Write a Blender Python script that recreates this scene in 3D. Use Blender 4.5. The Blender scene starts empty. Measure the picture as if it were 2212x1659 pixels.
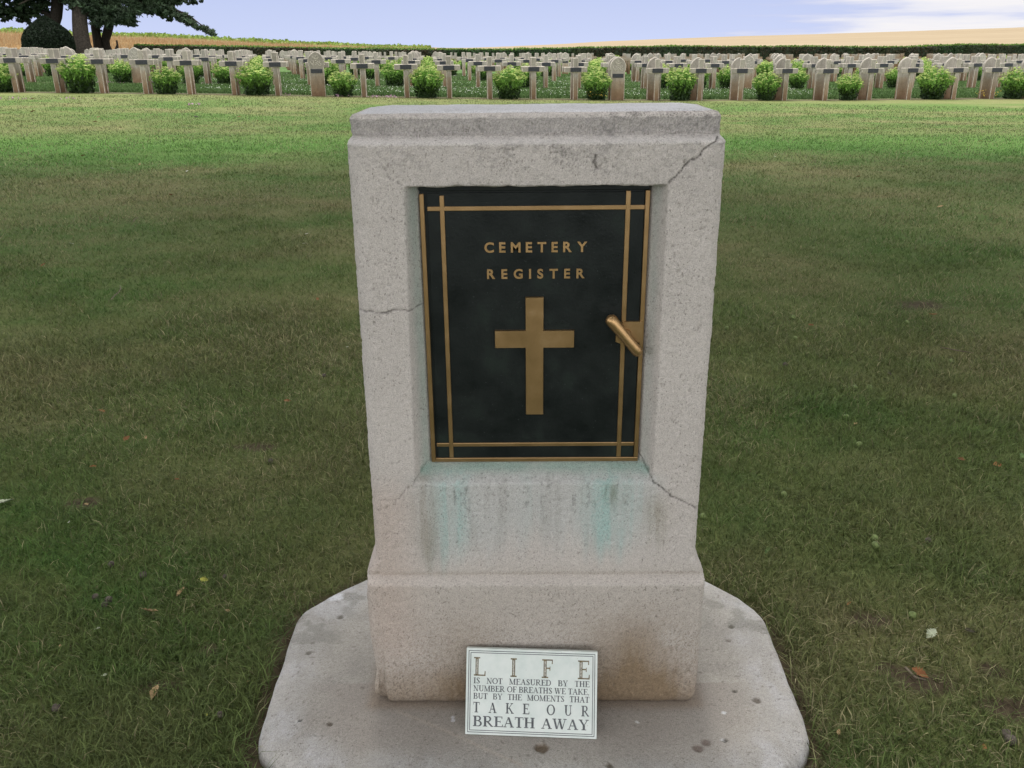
import bpy, bmesh, math, random
import numpy as np
from mathutils import Vector, Matrix, Euler
random.seed(7)
RNG = np.random.default_rng(11)
sc = bpy.context.scene
col = sc.collection

# ------------------------------------------------------------------ camera
PITCH, YAW, ROLL = 0.37121, -0.01169, -0.01035
CAM = np.array([-0.02724, -1.65, 1.4386])
PW, PH, F = 2212.0, 1659.0, 1880.0          # photo measured at this size
def cam_axes():
    cp, sp = math.cos(PITCH), math.sin(PITCH)
    f = np.array([0, cp, -sp]); u = np.array([0, sp, cp]); r = np.array([1., 0, 0])
    cy, sy = math.cos(YAW), math.sin(YAW)
    Z = np.array([[cy, sy, 0], [-sy, cy, 0], [0, 0, 1]])
    r, u, f = Z @ r, Z @ u, Z @ f
    cr, sr = math.cos(ROLL), math.sin(ROLL)
    return cr*r + sr*u, -sr*r + cr*u, f
AR, AU, AF = cam_axes()
def ray(x, y): return AF*F + AR*(x-PW/2) + AU*(PH/2-y)
def on_y(x, y, Y):
    d = ray(x, y); return CAM + d*((Y-CAM[1])/d[1])
def at_range(x, y, dist):
    d = ray(x, y); return CAM + d*(dist/math.hypot(d[0], d[1]))
cd = bpy.data.cameras.new('camera'); cam = bpy.data.objects.new('camera', cd); col.objects.link(cam)
M = Matrix(((AR[0], AU[0], -AF[0], CAM[0]), (AR[1], AU[1], -AF[1], CAM[1]), (AR[2], AU[2], -AF[2], CAM[2]), (0, 0, 0, 1)))
cam.matrix_world = M
cd.sensor_width = 36.0; cd.lens = 36.0*F/PW; cd.clip_end = 5000; cd.clip_start = 0.05
sc.camera = cam

# ------------------------------------------------------------------ terrain
VPD = ray(927, 98); VPD = VPD[:2]/np.hypot(*VPD[:2])      # direction of the grave columns
ROWD = np.array([VPD[1], -VPD[0]])                         # along a row, to the right
ROWANG = math.atan2(ROWD[1], ROWD[0])
D1 = 28.0                                                  # front row distance along the columns
US = np.array([-60., -25., -12., -7.1, -3.4, -.8, 1.8, 4.4, 7., 10., 12.4, 15., 18., 60.])
UZ = np.array([.30, .27, .19, .12, .05, 0, -.05, -.085, -.118, -.13, -.14, -.12, -.115, -.08])
def smooth(a, b, x):
    t = np.clip((x-a)/(b-a), 0, 1); return t*t*(3-2*t)
SKY = np.array([(-900,50),(0,67),(156,74),(223,77),(335,79),(439,84.5),(573,91),(707,97),(818,102),(930,103.5),(1012,103),(1110,99.5),(1200,95.5),(1317,88.5),(1369,86.5),(1562,79),(1811,72),(1964,67),(2212,58.5),(3200,38)])
def az_px(x, y):   # pixel column seen at the horizon in the direction of x, y
    dx, dy = x-CAM[0], y-CAM[1]
    hz = np.maximum(dx*AF[0]+dy*AF[1], 1e-3)
    return PW/2 + F*(dx*AR[0]+dy*AR[1])/hz
_skyt = []
for k in SKY:
    d = ray(k[0], k[1]); _skyt.append(d[2]/math.hypot(d[0], d[1]))
SKYT = np.array(_skyt)
def ground(x, y):
    x = np.asarray(x, float); y = np.asarray(y, float)
    dx, dy = x-CAM[0], y-CAM[1]
    s = dx*ROWD[0]+dy*ROWD[1]; t = dx*VPD[0]+dy*VPD[1]
    z = -.052 - .0104*x + np.interp(s*28/np.maximum(t, 28), US, UZ)*smooth(8, 27, t)
    r = np.hypot(dx, dy)
    zb = z - .26*smooth(38, 80, t)
    a = az_px(x, y)
    a = np.where(dx*AF[0]+dy*AF[1] < 5, 1106 + np.sign(dx)*3000, a)
    el = np.interp(a, SKY[:, 0], SKYT)
    rs = np.interp(a, [0, 900, 1300, 2212], [230, 230, 430, 520])
    zs = CAM[2] + el*rs
    r0 = 93/np.clip(t/np.maximum(r, 1e-3), .55, 1)
    w = np.clip((r-r0)/(rs-r0), 0, 1)
    near = np.minimum(zb, 3)
    w = w**.62
    zz = near*(1-w) + zs*w + np.where(r < rs, -.6*np.sin(np.pi*w)*0, 0)
    far = zs - (r-rs)*.012
    zz = np.where(r > rs, far, zz)
    return np.where(r < r0, zb, np.where(t > 0, zz, zb))
def gz(x, y): return float(ground(x, y))
def on_ground(x, y):     # photo point -> point on the ground
    d = ray(x, y); t = 0.5/np.linalg.norm(d)
    p = CAM.copy()
    lo, hi = 0.5, 200.0
    dn = d/np.linalg.norm(d)
    for _ in range(50):
        m = (lo+hi)/2; q = CAM+dn*m
        if q[2] > gz(q[0], q[1]): lo = m
        else: hi = m
    return CAM+dn*lo

# ------------------------------------------------------------------ noise
def vnoise(p, seed=0):
    p = np.asarray(p, float); i = np.floor(p).astype(np.int64); f = p-i; f = f*f*(3-2*f)
    def h(ix, iy, iz):
        n = (ix*374761393 + iy*668265263 + iz*2147483647 + seed*974634777) & 0xFFFFFFFF
        n = ((n ^ (n >> 13))*1274126177) & 0xFFFFFFFF
        n = (n ^ (n >> 16)) & 0xFFFF
        return n/65535.0
    r = 0
    for a in (0, 1):
        for b in (0, 1):
            for c in (0, 1):
                w = (f[..., 0] if a else 1-f[..., 0])*(f[..., 1] if b else 1-f[..., 1])*(f[..., 2] if c else 1-f[..., 2])
                r = r + w*h(i[..., 0]+a, i[..., 1]+b, i[..., 2]+c)
    return r
def fbm(p, sc_, oct=3, seed=0):
    p = np.asarray(p, float)*sc_; r = 0; a = 1; t = 0
    for k in range(oct):
        r = r + a*vnoise(p, seed+k*17); t += a; a *= .5; p = p*2.03+7.1
    return r/t

# ------------------------------------------------------------------ mesh helpers
def obj(name, data, parent=None, mat=None):
    o = bpy.data.objects.new(name, data); col.objects.link(o)
    if parent is not None: o.parent = parent
    if mat is not None and data is not None: data.materials.append(mat)
    return o
def npmesh(name, V, Fa, colors=None, smoothf=False, cname='Col'):
    """V (n,3); Fa (m,k) all the same k"""
    me = bpy.data.meshes.new(name); V = np.ascontiguousarray(V, np.float32); Fa = np.ascontiguousarray(Fa, np.int32)
    m, k = Fa.shape
    me.vertices.add(len(V)); me.vertices.foreach_set('co', V.ravel())
    me.loops.add(m*k); me.loops.foreach_set('vertex_index', Fa.ravel())
    me.polygons.add(m); me.polygons.foreach_set('loop_start', np.arange(0, m*k, k, dtype=np.int32))
    if smoothf: me.polygons.foreach_set('use_smooth', np.ones(m, bool))
    me.update(calc_edges=True)
    if colors is not None:
        ca = me.color_attributes.new(cname, 'FLOAT_COLOR', 'POINT')
        c4 = np.ones((len(V), 4), np.float32); c4[:, :3] = colors
        ca.data.foreach_set('color', c4.ravel())
    me.validate()
    return me
class MB:
    def __init__(s): s.v = []; s.f = []
    def add(s, vs, fs):
        n = len(s.v); s.v += [tuple(v) for v in vs]; s.f += [tuple(i+n for i in f) for f in fs]
    def box(s, x0, x1, y0, y1, z0, z1, b=0.0):
        if b <= 0:
            s.add([(x0,y0,z0),(x1,y0,z0),(x1,y1,z0),(x0,y1,z0),(x0,y0,z1),(x1,y0,z1),(x1,y1,z1),(x0,y1,z1)],
                  [(0,3,2,1),(4,5,6,7),(0,1,5,4),(1,2,6,5),(2,3,7,6),(3,0,4,7)]); return
        bm = bmesh.new(); bmesh.ops.create_cube(bm, size=1)
        for v in bm.verts: v.co = Vector(((x0+x1)/2+v.co.x*(x1-x0), (y0+y1)/2+v.co.y*(y1-y0), (z0+z1)/2+v.co.z*(z1-z0)))
        bmesh.ops.bevel(bm, geom=list(bm.edges), offset=b, segments=2, affect='EDGES', profile=.5)
        bm.verts.index_update()
        s.add([v.co[:] for v in bm.verts], [[v.index for v in f.verts] for f in bm.faces]); bm.free()
    def prism(s, pts, y0, y1):     # polygon in x,z extruded along y (pts counter-clockwise seen from -y)
        n = len(pts)
        s.add([(x, y0, z) for x, z in pts]+[(x, y1, z) for x, z in pts],
              [tuple(range(n))[::1], tuple(range(2*n-1, n-1, -1))]+[(i, i+n, (i+1) % n+n, (i+1) % n) for i in range(n)])
    def tube(s, pts, rad, seg=8):
        pts = [Vector(p) for p in pts]; n0 = len(s.v); rings = []
        for i, p in enumerate(pts):
            d = (pts[min(i+1, len(pts)-1)]-pts[max(i-1, 0)]).normalized()
            a = d.orthogonal().normalized() if i == 0 else (a - d*a.dot(d)).normalized()
            b = d.cross(a); r = rad[i] if hasattr(rad, '__len__') else rad
            rings.append([p+(a*math.cos(2*math.pi*k/seg)+b*math.sin(2*math.pi*k/seg))*r for k in range(seg)])
        V = [tuple(q) for rg in rings for q in rg]; Fq = []
        for i in range(len(pts)-1):
            for k in range(seg):
                Fq.append((i*seg+k, i*seg+(k+1) % seg, (i+1)*seg+(k+1) % seg, (i+1)*seg+k))
        Fq.append(tuple(reversed(range(seg)))); Fq.append(tuple(range((len(pts)-1)*seg, len(pts)*seg)))
        s.add(V, Fq)
    def mesh(s, name, smoothf=False):
        me = bpy.data.meshes.new(name); me.from_pydata(s.v, [], s.f)
        if smoothf:
            for p in me.polygons: p.use_smooth = True
        me.update(); return me
    def build(s, name, mat, parent=None, smoothf=False): return obj(name, s.mesh(name, smoothf), parent, mat)
def tag(o, label=None, cat=None, group=None, kind=None):
    if label: o['label'] = label
    if cat: o['category'] = cat
    if group: o['group'] = group
    if kind: o['kind'] = kind
    return o
def empty(name, loc, rz=0, rx=0, ry=0):
    o = bpy.data.objects.new(name, None); col.objects.link(o); o.location = [float(c) for c in loc]; o.rotation_euler = (rx, ry, rz); o.empty_display_size = .2
    return o
def copy_tree(src, loc, rz, name=None):
    c = src.copy(); col.objects.link(c); c.location = [float(q) for q in loc]; c.rotation_euler = (0, 0, rz)
    for ch in list(src.children):
        d = ch.copy(); col.objects.link(d); d.parent = c
    return c
ORD = ['zeroth','first','second','third','fourth','fifth','sixth','seventh','eighth','ninth','tenth','eleventh','twelfth','thirteenth','fourteenth','fifteenth','sixteenth','seventeenth','eighteenth','nineteenth']
TENS = {2:'twent',3:'thirt',4:'fort',5:'fift',6:'sixt',7:'sevent',8:'eight',9:'ninet'}
def ordinal(n):
    if n < 20: return ORD[n]
    t, u = divmod(n, 10)
    return TENS[t]+'ieth' if u == 0 else TENS[t]+'y-'+ORD[u]

# ------------------------------------------------------------------ materials
def mat(name):
    m = bpy.data.materials.new(name); m.use_nodes = True; nt = m.node_tree
    for n in list(nt.nodes): nt.nodes.remove(n)
    out = nt.nodes.new('ShaderNodeOutputMaterial'); b = nt.nodes.new('ShaderNodeBsdfPrincipled')
    nt.links.new(b.outputs[0], out.inputs[0]); b.inputs['Specular IOR Level'].default_value = .25
    return m, nt, b
def N(nt, t, **kw):
    n = nt.nodes.new(t)
    for k, v in kw.items():
        if k.startswith('i_'):
            key = k[2:]; n.inputs[int(key) if key.isdigit() else key].default_value = v
        else: setattr(n, k, v)
    return n
def L(nt, a, b): nt.links.new(a, b)
def noise(nt, scale, detail=4, rough=.55, coord=None, stretch=None):
    n = N(nt, 'ShaderNodeTexNoise'); n.inputs['Scale'].default_value = scale; n.inputs['Detail'].default_value = detail; n.inputs['Roughness'].default_value = rough
    g = coord or N(nt, 'ShaderNodeNewGeometry').outputs['Position']
    if stretch:
        m = N(nt, 'ShaderNodeMapping'); m.inputs['Scale'].default_value = stretch; L(nt, g, m.inputs['Vector']); g = m.outputs[0]
    L(nt, g, n.inputs['Vector']); return n.outputs['Fac']
def ramp(nt, fac, stops):
    r = N(nt, 'ShaderNodeValToRGB'); e = r.color_ramp.elements
    while len(e) < len(stops): e.new(.5)
    for k, (p, c) in enumerate(stops):
        e[k].position = p; e[k].color = (c, c, c, 1) if not hasattr(c, '__len__') else (*c, 1)
    L(nt, fac, r.inputs[0]); return r.outputs[0]
def mix(nt, a, b, fac, mode='MIX'):
    m = N(nt, 'ShaderNodeMix', data_type='RGBA', blend_type=mode)
    for s, v in ((m.inputs[6], a), (m.inputs[7], b), (m.inputs[0], fac)):
        if isinstance(v, bpy.types.NodeSocket): L(nt, v, s)
        elif hasattr(v, '__len__'): s.default_value = (*v, 1)
        else: s.default_value = v
    return m.outputs[2]
def bump(nt, b, h, strength, dist):
    n = N(nt, 'ShaderNodeBump'); n.inputs['Strength'].default_value = strength; n.inputs['Distance'].default_value = dist
    L(nt, h, n.inputs['Height']); L(nt, n.outputs[0], b.inputs['Normal']); return n
def attr(nt, name='Col'):
    a = N(nt, 'ShaderNodeAttribute'); a.attribute_name = name; return a.outputs['Color']

# pitted pale limestone of the pillar: colour from the mesh, grain from the shader
def stone_mat(name, pit=1.0, grain=1.0):
    m, nt, b = mat(name)
    base = attr(nt)
    g1 = noise(nt, 420, 3, .7); g2 = noise(nt, 120, 4, .65)
    c = mix(nt, base, ramp(nt, g1, [(.32, .70), (.5, 1.0), (.68, 1.22)]), 1.0, 'MULTIPLY')
    c = mix(nt, c, ramp(nt, g2, [(.3, .90), (.7, 1.08)]), 1.0, 'MULTIPLY')
    pn = noise(nt, 260, 2, .5, stretch=(1, 1, .7)); pm = noise(nt, 9, 3, .6)
    thr = N(nt, 'ShaderNodeMath', operation='MULTIPLY_ADD'); L(nt, pm, thr.inputs[0]); thr.inputs[1].default_value = .22; L(nt, pn, thr.inputs[2])
    pf = ramp(nt, thr.outputs[0], [(.745, 0), (.81, 1)])
    pk = N(nt, 'ShaderNodeMath', operation='MULTIPLY'); L(nt, pf, pk.inputs[0]); pk.inputs[1].default_value = .50*pit
    c = mix(nt, c, (.10, .085, .07), pk.outputs[0])
    L(nt, c, b.inputs['Base Color']); b.inputs['Roughness'].default_value = .93
    hh = N(nt, 'ShaderNodeMath', operation='MULTIPLY_ADD'); L(nt, g2, hh.inputs[0]); hh.inputs[1].default_value = 1.2; L(nt, g1, hh.inputs[2])
    h2 = N(nt, 'ShaderNodeMath', operation='SUBTRACT'); L(nt, hh.outputs[0], h2.inputs[0]); L(nt, pf, h2.inputs[1])
    bump(nt, b, h2.outputs[0], .55*grain, .0022)
    return m
M_PILLAR = stone_mat('pitted limestone')
M_SLAB = stone_mat('worn concrete', 1.2, 1.4)

m, nt, b = mat('dark patinated bronze'); M_BRONZE = m
n1 = noise(nt, 14, 5, .6); n2 = noise(nt, 160, 3, .6)
c = ramp(nt, n1, [(.3, (.010, .013, .014)), (.55, (.014, .018, .018)), (.75, (.019, .029, .024))])
c = mix(nt, c, (.10, .12, .12), ramp(nt, noise(nt, 260, 2, .5), [(.73, 0), (.78, .6)]))
L(nt, c, b.inputs['Base Color']); b.inputs['Metallic'].default_value = .35
L(nt, ramp(nt, n1, [(.3, .28), (.7, .55)]), b.inputs['Roughness']); bump(nt, b, n2, .35, .001)
def brass(name, k=1.0):
    m, nt, b = mat(name)
    n1 = noise(nt, 22, 5, .65); n2 = noise(nt, 75, 5, .7)
    c = ramp(nt, n1, [(.25, (.33*k, .21*k, .10*k)), (.55, (.38*k, .245*k, .12*k)), (.8, (.44*k, .30*k, .165*k))])
    c = mix(nt, c, ramp(nt, n2, [(.3, .97), (.7, 1.02)]), 1, 'MULTIPLY')
    L(nt, c, b.inputs['Base Color']); b.inputs['Metallic'].default_value = .9
    L(nt, ramp(nt, n1, [(.3, .34), (.7, .42)]), b.inputs['Roughness']); bump(nt, b, n2, .05, .0004)
    return m
M_BRASS = brass('worn brass'); M_BRASSP = brass('pale rubbed brass', 1.25)

m, nt, b = mat('white marble'); M_MARBLE = m
n1 = noise(nt, 25, 5, .6)
c = ramp(nt, n1, [(.3, (.60, .67, .65)), (.6, (.70, .75, .73))])
c = mix(nt, c, (.30, .27, .20), ramp(nt, noise(nt, 230, 3, .55), [(.70, 0), (.77, .7)]))
L(nt, c, b.inputs['Base Color']); b.inputs['Roughness'].default_value = .45
def plain(name, colr, rough=.8, var=.15, s=40, metal=0):
    m, nt, b = mat(name)
    c = mix(nt, colr, ramp(nt, noise(nt, s, 4, .6), [(.3, 1-var*1.6), (.7, 1+var*1.4)]), 1, 'MULTIPLY')
    L(nt, c, b.inputs['Base Color']); b.inputs['Roughness'].default_value = rough; b.inputs['Metallic'].default_value = metal
    return m
M_INK = plain('grey engraved paint', (.11, .12, .13), .7, .25, 120)
M_GOLD = plain('flaking gilt paint', (.17, .14, .08), .6, .5, 260)
M_GILTW = plain('flaked white fill', (.50, .50, .47), .6, .35, 300)
M_SLATE = plain('dark slate plaque', (.045, .048, .058), .55, .2, 30)

# grave stone: grey top, rusty earth splash below
m, nt, b = mat('grave stone'); M_GRAVE = m
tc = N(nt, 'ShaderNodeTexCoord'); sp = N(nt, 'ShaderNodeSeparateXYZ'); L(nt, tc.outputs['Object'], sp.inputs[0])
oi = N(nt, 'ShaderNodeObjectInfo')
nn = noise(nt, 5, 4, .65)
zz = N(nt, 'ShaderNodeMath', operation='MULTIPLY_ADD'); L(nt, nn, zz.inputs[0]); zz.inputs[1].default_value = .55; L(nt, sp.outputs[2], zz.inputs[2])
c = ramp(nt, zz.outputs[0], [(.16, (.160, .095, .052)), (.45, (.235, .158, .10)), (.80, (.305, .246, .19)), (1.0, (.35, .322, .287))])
c = mix(nt, c, ramp(nt, noise(nt, 30, 4, .6), [(.3, .86), (.7, 1.12)]), 1, 'MULTIPLY')
c = mix(nt, c, ramp(nt, noise(nt, 11, 4, .6, stretch=(1, 1, .25)), [(.35, .84), (.65, 1.08)]), 1, 'MULTIPLY')
c = mix(nt, c, ramp(nt, oi.outputs['Random'], [(0, .84), (1, 1.12)]), 1, 'MULTIPLY')
L(nt, c, b.inputs['Base Color']); b.inputs['Roughness'].default_value = .95
bump(nt, b, noise(nt, 60, 4, .6), .3, .004)

# vegetation
def leafmat(name, tr=.25):
    m, nt, b = mat(name)
    c = mix(nt, attr(nt), ramp(nt, noise(nt, 3.0, 3, .6), [(.3, .8), (.7, 1.2)]), 1, 'MULTIPLY')
    L(nt, c, b.inputs['Base Color']); b.inputs['Roughness'].default_value = .6
    t = N(nt, 'ShaderNodeBsdfTranslucent'); L(nt, c, t.inputs[0]); ms = N(nt, 'ShaderNodeMixShader'); ms.inputs[0].default_value = tr
    L(nt, b.outputs[0], ms.inputs[1]); L(nt, t.outputs[0], ms.inputs[2])
    out = [n for n in nt.nodes if n.type == 'OUTPUT_MATERIAL'][0]; L(nt, ms.outputs[0], out.inputs[0])
    return m
M_LEAF = leafmat('leaves'); M_NEEDLE = leafmat('needles', .1)
M_BARK = plain('grey brown bark', (.050, .041, .034), .95, .35, 8)
M_BARKD = plain('dark bark', (.022, .018, .015), .95, .35, 8)

# lawn colour logic shared by soil sheet and blades (world position)
def lawn_color(nt, base_g, base_s, base_o):
    pos = N(nt, 'ShaderNodeNewGeometry').outputs['Position']
    a = noise(nt, .42, 4, .6, pos, (1, 1.5, 0)); d = noise(nt, 3.4, 4, .65, pos); e = noise(nt, .16, 3, .5, pos, (.6, 1.4, 0))
    c = mix(nt, base_s, base_g, ramp(nt, a, [(.38, 0), (.60, 1)]))
    c = mix(nt, c, base_o, ramp(nt, d, [(.42, 0), (.66, .8)]))
    c = mix(nt, c, base_g, ramp(nt, e, [(.50, 0), (.62, .75)]))
    # fresher green belt across the lawn and a drier belt before the graves
    dp = N(nt, 'ShaderNodeVectorMath', operation='DOT_PRODUCT'); L(nt, pos, dp.inputs[0]); dp.inputs[1].default_value = (float(VPD[0]), float(VPD[1]), 0)
    ja = N(nt, 'ShaderNodeMath', operation='MULTIPLY_ADD'); L(nt, a, ja.inputs[0]); ja.inputs[1].default_value = 4.5; L(nt, dp.outputs['Value'], ja.inputs[2])
    m1 = N(nt, 'ShaderNodeMapRange'); L(nt, ja.outputs[0], m1.inputs[0]); m1.inputs[1].default_value = 0; m1.inputs[2].default_value = 32; fr = m1.outputs[0]
    grn = tuple(v*k for v, k in zip(base_g, (1.0, 1.25, 1.0)))
    c = mix(nt, c, grn, ramp(nt, fr, [(.37, 0), (.43, .75), (.48, .75), (.54, 0)]))
    c = mix(nt, c, base_s, ramp(nt, fr, [(.80, 0), (.88, .65), (.95, .65)]))
    return c
m, nt, b = mat('lawn ground'); M_LAWN = m
cg = lawn_color(nt, (.092, .178, .038), (.215, .216, .092), (.145, .185, .058))
soil = ramp(nt, noise(nt, 30, 5, .7), [(.3, (.045, .034, .022)), (.7, (.11, .085, .058))])
msk = attr(nt, 'Mask'); sx = N(nt, 'ShaderNodeSeparateColor'); L(nt, msk, sx.inputs[0])
fine = ramp(nt, noise(nt, 55, 4, .7), [(.3, .62), (.7, 1.35)])
c = mix(nt, cg, fine, 1, 'MULTIPLY')
# beds between rows: fresher green
gr2 = ramp(nt, noise(nt, 4, 5, .7), [(.3, (.055, .125, .03)), (.7, (.11, .185, .06))])
c = mix(nt, c, gr2, sx.outputs[1])
nearsoil = mix(nt, soil, cg, .35)
c = mix(nt, c, nearsoil, sx.outputs[2])
c = mix(nt, c, soil, sx.outputs[0])
L(nt, c, b.inputs['Base Color']); b.inputs['Roughness'].default_value = .95; b.inputs['Specular IOR Level'].default_value = .1
bump(nt, b, noise(nt, 40, 5, .7), .8, .02)

m, nt, b = mat('grass blades'); M_GRASS = m
a = attr(nt); sa = N(nt, 'ShaderNodeSeparateColor'); L(nt, a, sa.inputs[0])
c = lawn_color(nt, (.108, .208, .050), (.232, .242, .105), (.165, .212, .068))
c = mix(nt, c, (.44, .39, .23), sa.outputs[0])            # straw blades
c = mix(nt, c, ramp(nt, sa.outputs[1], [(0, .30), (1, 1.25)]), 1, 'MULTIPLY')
L(nt, c, b.inputs['Base Color']); b.inputs['Roughness'].default_value = .55; b.inputs['Specular IOR Level'].default_value = .2
t = N(nt, 'ShaderNodeBsdfTranslucent'); L(nt, c, t.inputs[0]); ms = N(nt, 'ShaderNodeMixShader'); ms.inputs[0].default_value = .25
L(nt, b.outputs[0], ms.inputs[1]); L(nt, t.outputs[0], ms.inputs[2]); L(nt, ms.outputs[0], [n for n in nt.nodes if n.type == 'OUTPUT_MATERIAL'][0].inputs[0])

m, nt, b = mat('field'); M_FIELD = m
msk = attr(nt, 'Mask'); sx = N(nt, 'ShaderNodeSeparateColor'); L(nt, msk, sx.inputs[0])
wheat = ramp(nt, noise(nt, .02, 4, .6, stretch=(.5, 2.5, 0)), [(.3, (.275, .218, .145)), (.7, (.32, .262, .18))])
wheat = mix(nt, wheat, ramp(nt, noise(nt, .25, 5, .7, stretch=(.3, 1.6, 1)), [(.3, .88), (.7, 1.1)]), 1, 'MULTIPLY')
rank = ramp(nt, noise(nt, .5, 5, .75, stretch=(1, 1, 5)), [(.3, (.19, .105, .04)), (.7, (.32, .22, .11))])
crop = ramp(nt, noise(nt, .35, 5, .75), [(.3, (.12, .20, .035)), (.7, (.22, .29, .07))])
c = mix(nt, wheat, rank, sx.outputs[0]); c = mix(nt, c, crop, sx.outputs[1])
L(nt, c, b.inputs['Base Color']); b.inputs['Roughness'].default_value = 1; b.inputs['Specular IOR Level'].default_value = 0

# ------------------------------------------------------------------ ground sheets
def dist_cols(x, y):
    dx, dy = x-CAM[0], y-CAM[1]
    return dx*VPD[0]+dy*VPD[1], dx*ROWD[0]+dy*ROWD[1]
ROWK = [1, 1.265, 1.52, 1.78, 2.04, 2.30, 2.56, 2.80]
def soil_patch(x, y):
    """bare earth patches near the slab"""
    r = np.zeros_like(x)
    for px, py, ra, rb in SOILP:
        ra, rb = ra*1.1, rb*1.1
        d = np.hypot((x-px)/ra, (y-py)/rb) + .5*(fbm(np.stack([x, y, x*0], -1), 9, 3, 3)-.5)
        r = np.maximum(r, 1-smooth(.55, 1.05, d))
    return r
SOILP = []
for (X, Y, a, bb) in [(3415, 2440, .085, .045), (3640, 2690, .09, .05), (3985, 2790, .09, .05), (640, 2705, .075, .035), (3500, 2640, .05, .03), (1010, 1760, .10, .05), (3900, 2640, .05, .04), (820, 2560, .03, .03), (3620, 1200, .2, .1), (330, 1980, .07, .04)]:
    q = on_ground(X*PW/4032, Y*PW/4032); SOILP.append((q[0], q[1], a, bb))
# slab outline (top face) measured, x y
SLAB = [(-.611,-.150),(-.628,-.105),(-.636,.09),(-.645,.315),(-.634,.352),(-.566,.438),(-.473,.520),(-.36,.56),(.36,.56),(.497,.503),(.582,.412),(.616,.352),(.624,.315),(.624,.178),(.620,-.05),(.613,-.115),(.590,-.160),(.52,-.228),(.44,-.30),(-.44,-.30),(-.535,-.222),(-.585,-.180)]
SLABN = np.array(SLAB)
def slab_sd(x, y):
    """signed distance to the slab outline, negative inside"""
    P = SLABN; Q = np.roll(P, -1, 0); d = np.full(np.shape(x), 1e9); inside = np.zeros(np.shape(x), bool)
    for (ax, ay), (bx, by) in zip(P, Q):
        ex, ey = bx-ax, by-ay; t = np.clip(((x-ax)*ex+(y-ay)*ey)/(ex*ex+ey*ey), 0, 1)
        d = np.minimum(d, np.hypot(x-ax-t*ex, y-ay-t*ey))
        cnd = ((ay > y) != (by > y)) & (x < (bx-ax)*(y-ay)/((by-ay) if by != ay else 1e-9)+ax)
        inside ^= cnd
    return np.where(inside, -d, d)
def grid(xs, ys):
    X, Y = np.meshgrid(xs, ys); n, m = X.shape
    i = np.arange(n*m).reshape(n, m)
    Fq = np.stack([i[:-1, :-1], i[:-1, 1:], i[1:, 1:], i[1:, :-1]], -1).reshape(-1, 4)
    return X.ravel(), Y.ravel(), Fq
def lawn_masks(x, y):
    t, s = dist_cols(x, y)
    nz = fbm(np.stack([x, y, x*0], -1), .9, 3, 5)
    soil = np.zeros_like(x); green = smooth(D1+.35, D1+.9, t)
    for k in ROWK:
        d = t-D1*k
        soil = np.maximum(soil, smooth(-.22, -.02, d+.3*(nz-.5))*(1-smooth(.45, .75, d+.3*(nz-.5))))
    soil = soil*.85*(t > D1-1)
    # worn pale band in front of the first row
    soil = np.maximum(soil, soil_patch(x, y)*(y < 9))
    sd = slab_sd(x, y); edge = (1-smooth(.02, .09, sd+.04*(fbm(np.stack([x, y, x*0], -1), 14, 2, 9)-.5)))
    soil = np.maximum(soil, edge)
    near = 1-smooth(9, 16, t)
    return soil, green, near*.55
def ground_sheet(name, xs, ys):
    X, Y, Fq = grid(xs, ys)
    z = ground(X, Y); so, gr, ne = lawn_masks(X, Y)
    z = z + .012*(fbm(np.stack([X, Y, X*0], -1), 2.2, 3)-.5)*(np.hypot(X, Y) < 30)
    z = np.where(slab_sd(X, Y) < -.02, z-.09, z)
    me = npmesh(name, np.stack([X, Y, z], -1), Fq, np.stack([so, gr, ne], -1), True, 'Mask')
    o = obj(name, me, None, M_LAWN); tag(o, kind='structure'); return o
def seq(*parts):
    r = []
    for a, b_, s in parts: r += list(np.arange(a, b_, s))
    return np.array(r+[parts[-1][1]])
ground_sheet('lawn', seq((-110, -30, 2.5), (-30, -8, .5), (-8, -2.2, .15), (-2.2, 2.2, .022), (2.2, 8, .15), (8, 30, .5), (30, 110, 2.5)),
             seq((-30, -2, 1.0), (-2, -.8, .1), (-.8, 3, .022), (3, 8, .1), (8, 24, .3), (24, 60, .14), (60, 100, .5)))
# fields beyond the hedge: polar sheet out to the horizon
az = np.radians(np.arange(-80, 80.01, .5)); rr = np.concatenate([np.arange(86, 140, 3), np.arange(140, 300, 8), np.arange(300, 700, 20), np.arange(700, 3001, 150)])
A, Rr = np.meshgrid(az, rr); n_, m_ = A.shape
FX = (CAM[0]+Rr*np.sin(A)).ravel(); FY = (CAM[1]+Rr*np.cos(A)).ravel()
i = np.arange(n_*m_).reshape(n_, m_); Fq = np.stack([i[:-1, :-1], i[:-1, 1:], i[1:, 1:], i[1:, :-1]], -1).reshape(-1, 4)
FZ = ground(FX, FY) - .06*(1-smooth(88, 96, Rr.ravel()))
ap = az_px(FX, FY)
nzf = fbm(np.stack([FX, FY, FX*0], -1), .08, 4, 2)
rank = (1-smooth(165, 182, Rr.ravel()+30*(nzf-.5)))*1.0; rank = np.maximum(rank*(ap < 1000), 0)
crop = smooth(184, 200, Rr.ravel()+24*(nzf-.5))*(1-smooth(780, 960, ap))
FZ = FZ + (nzf-.5)*.8*(ap < 960)*smooth(100, 140, Rr.ravel())
me = npmesh('wheat_field', np.stack([FX, FY, FZ], -1), Fq, np.stack([rank, crop, rank*0], -1), True, 'Mask')
o = obj('wheat_field', me, None, M_FIELD); tag(o, kind='structure')

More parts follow.
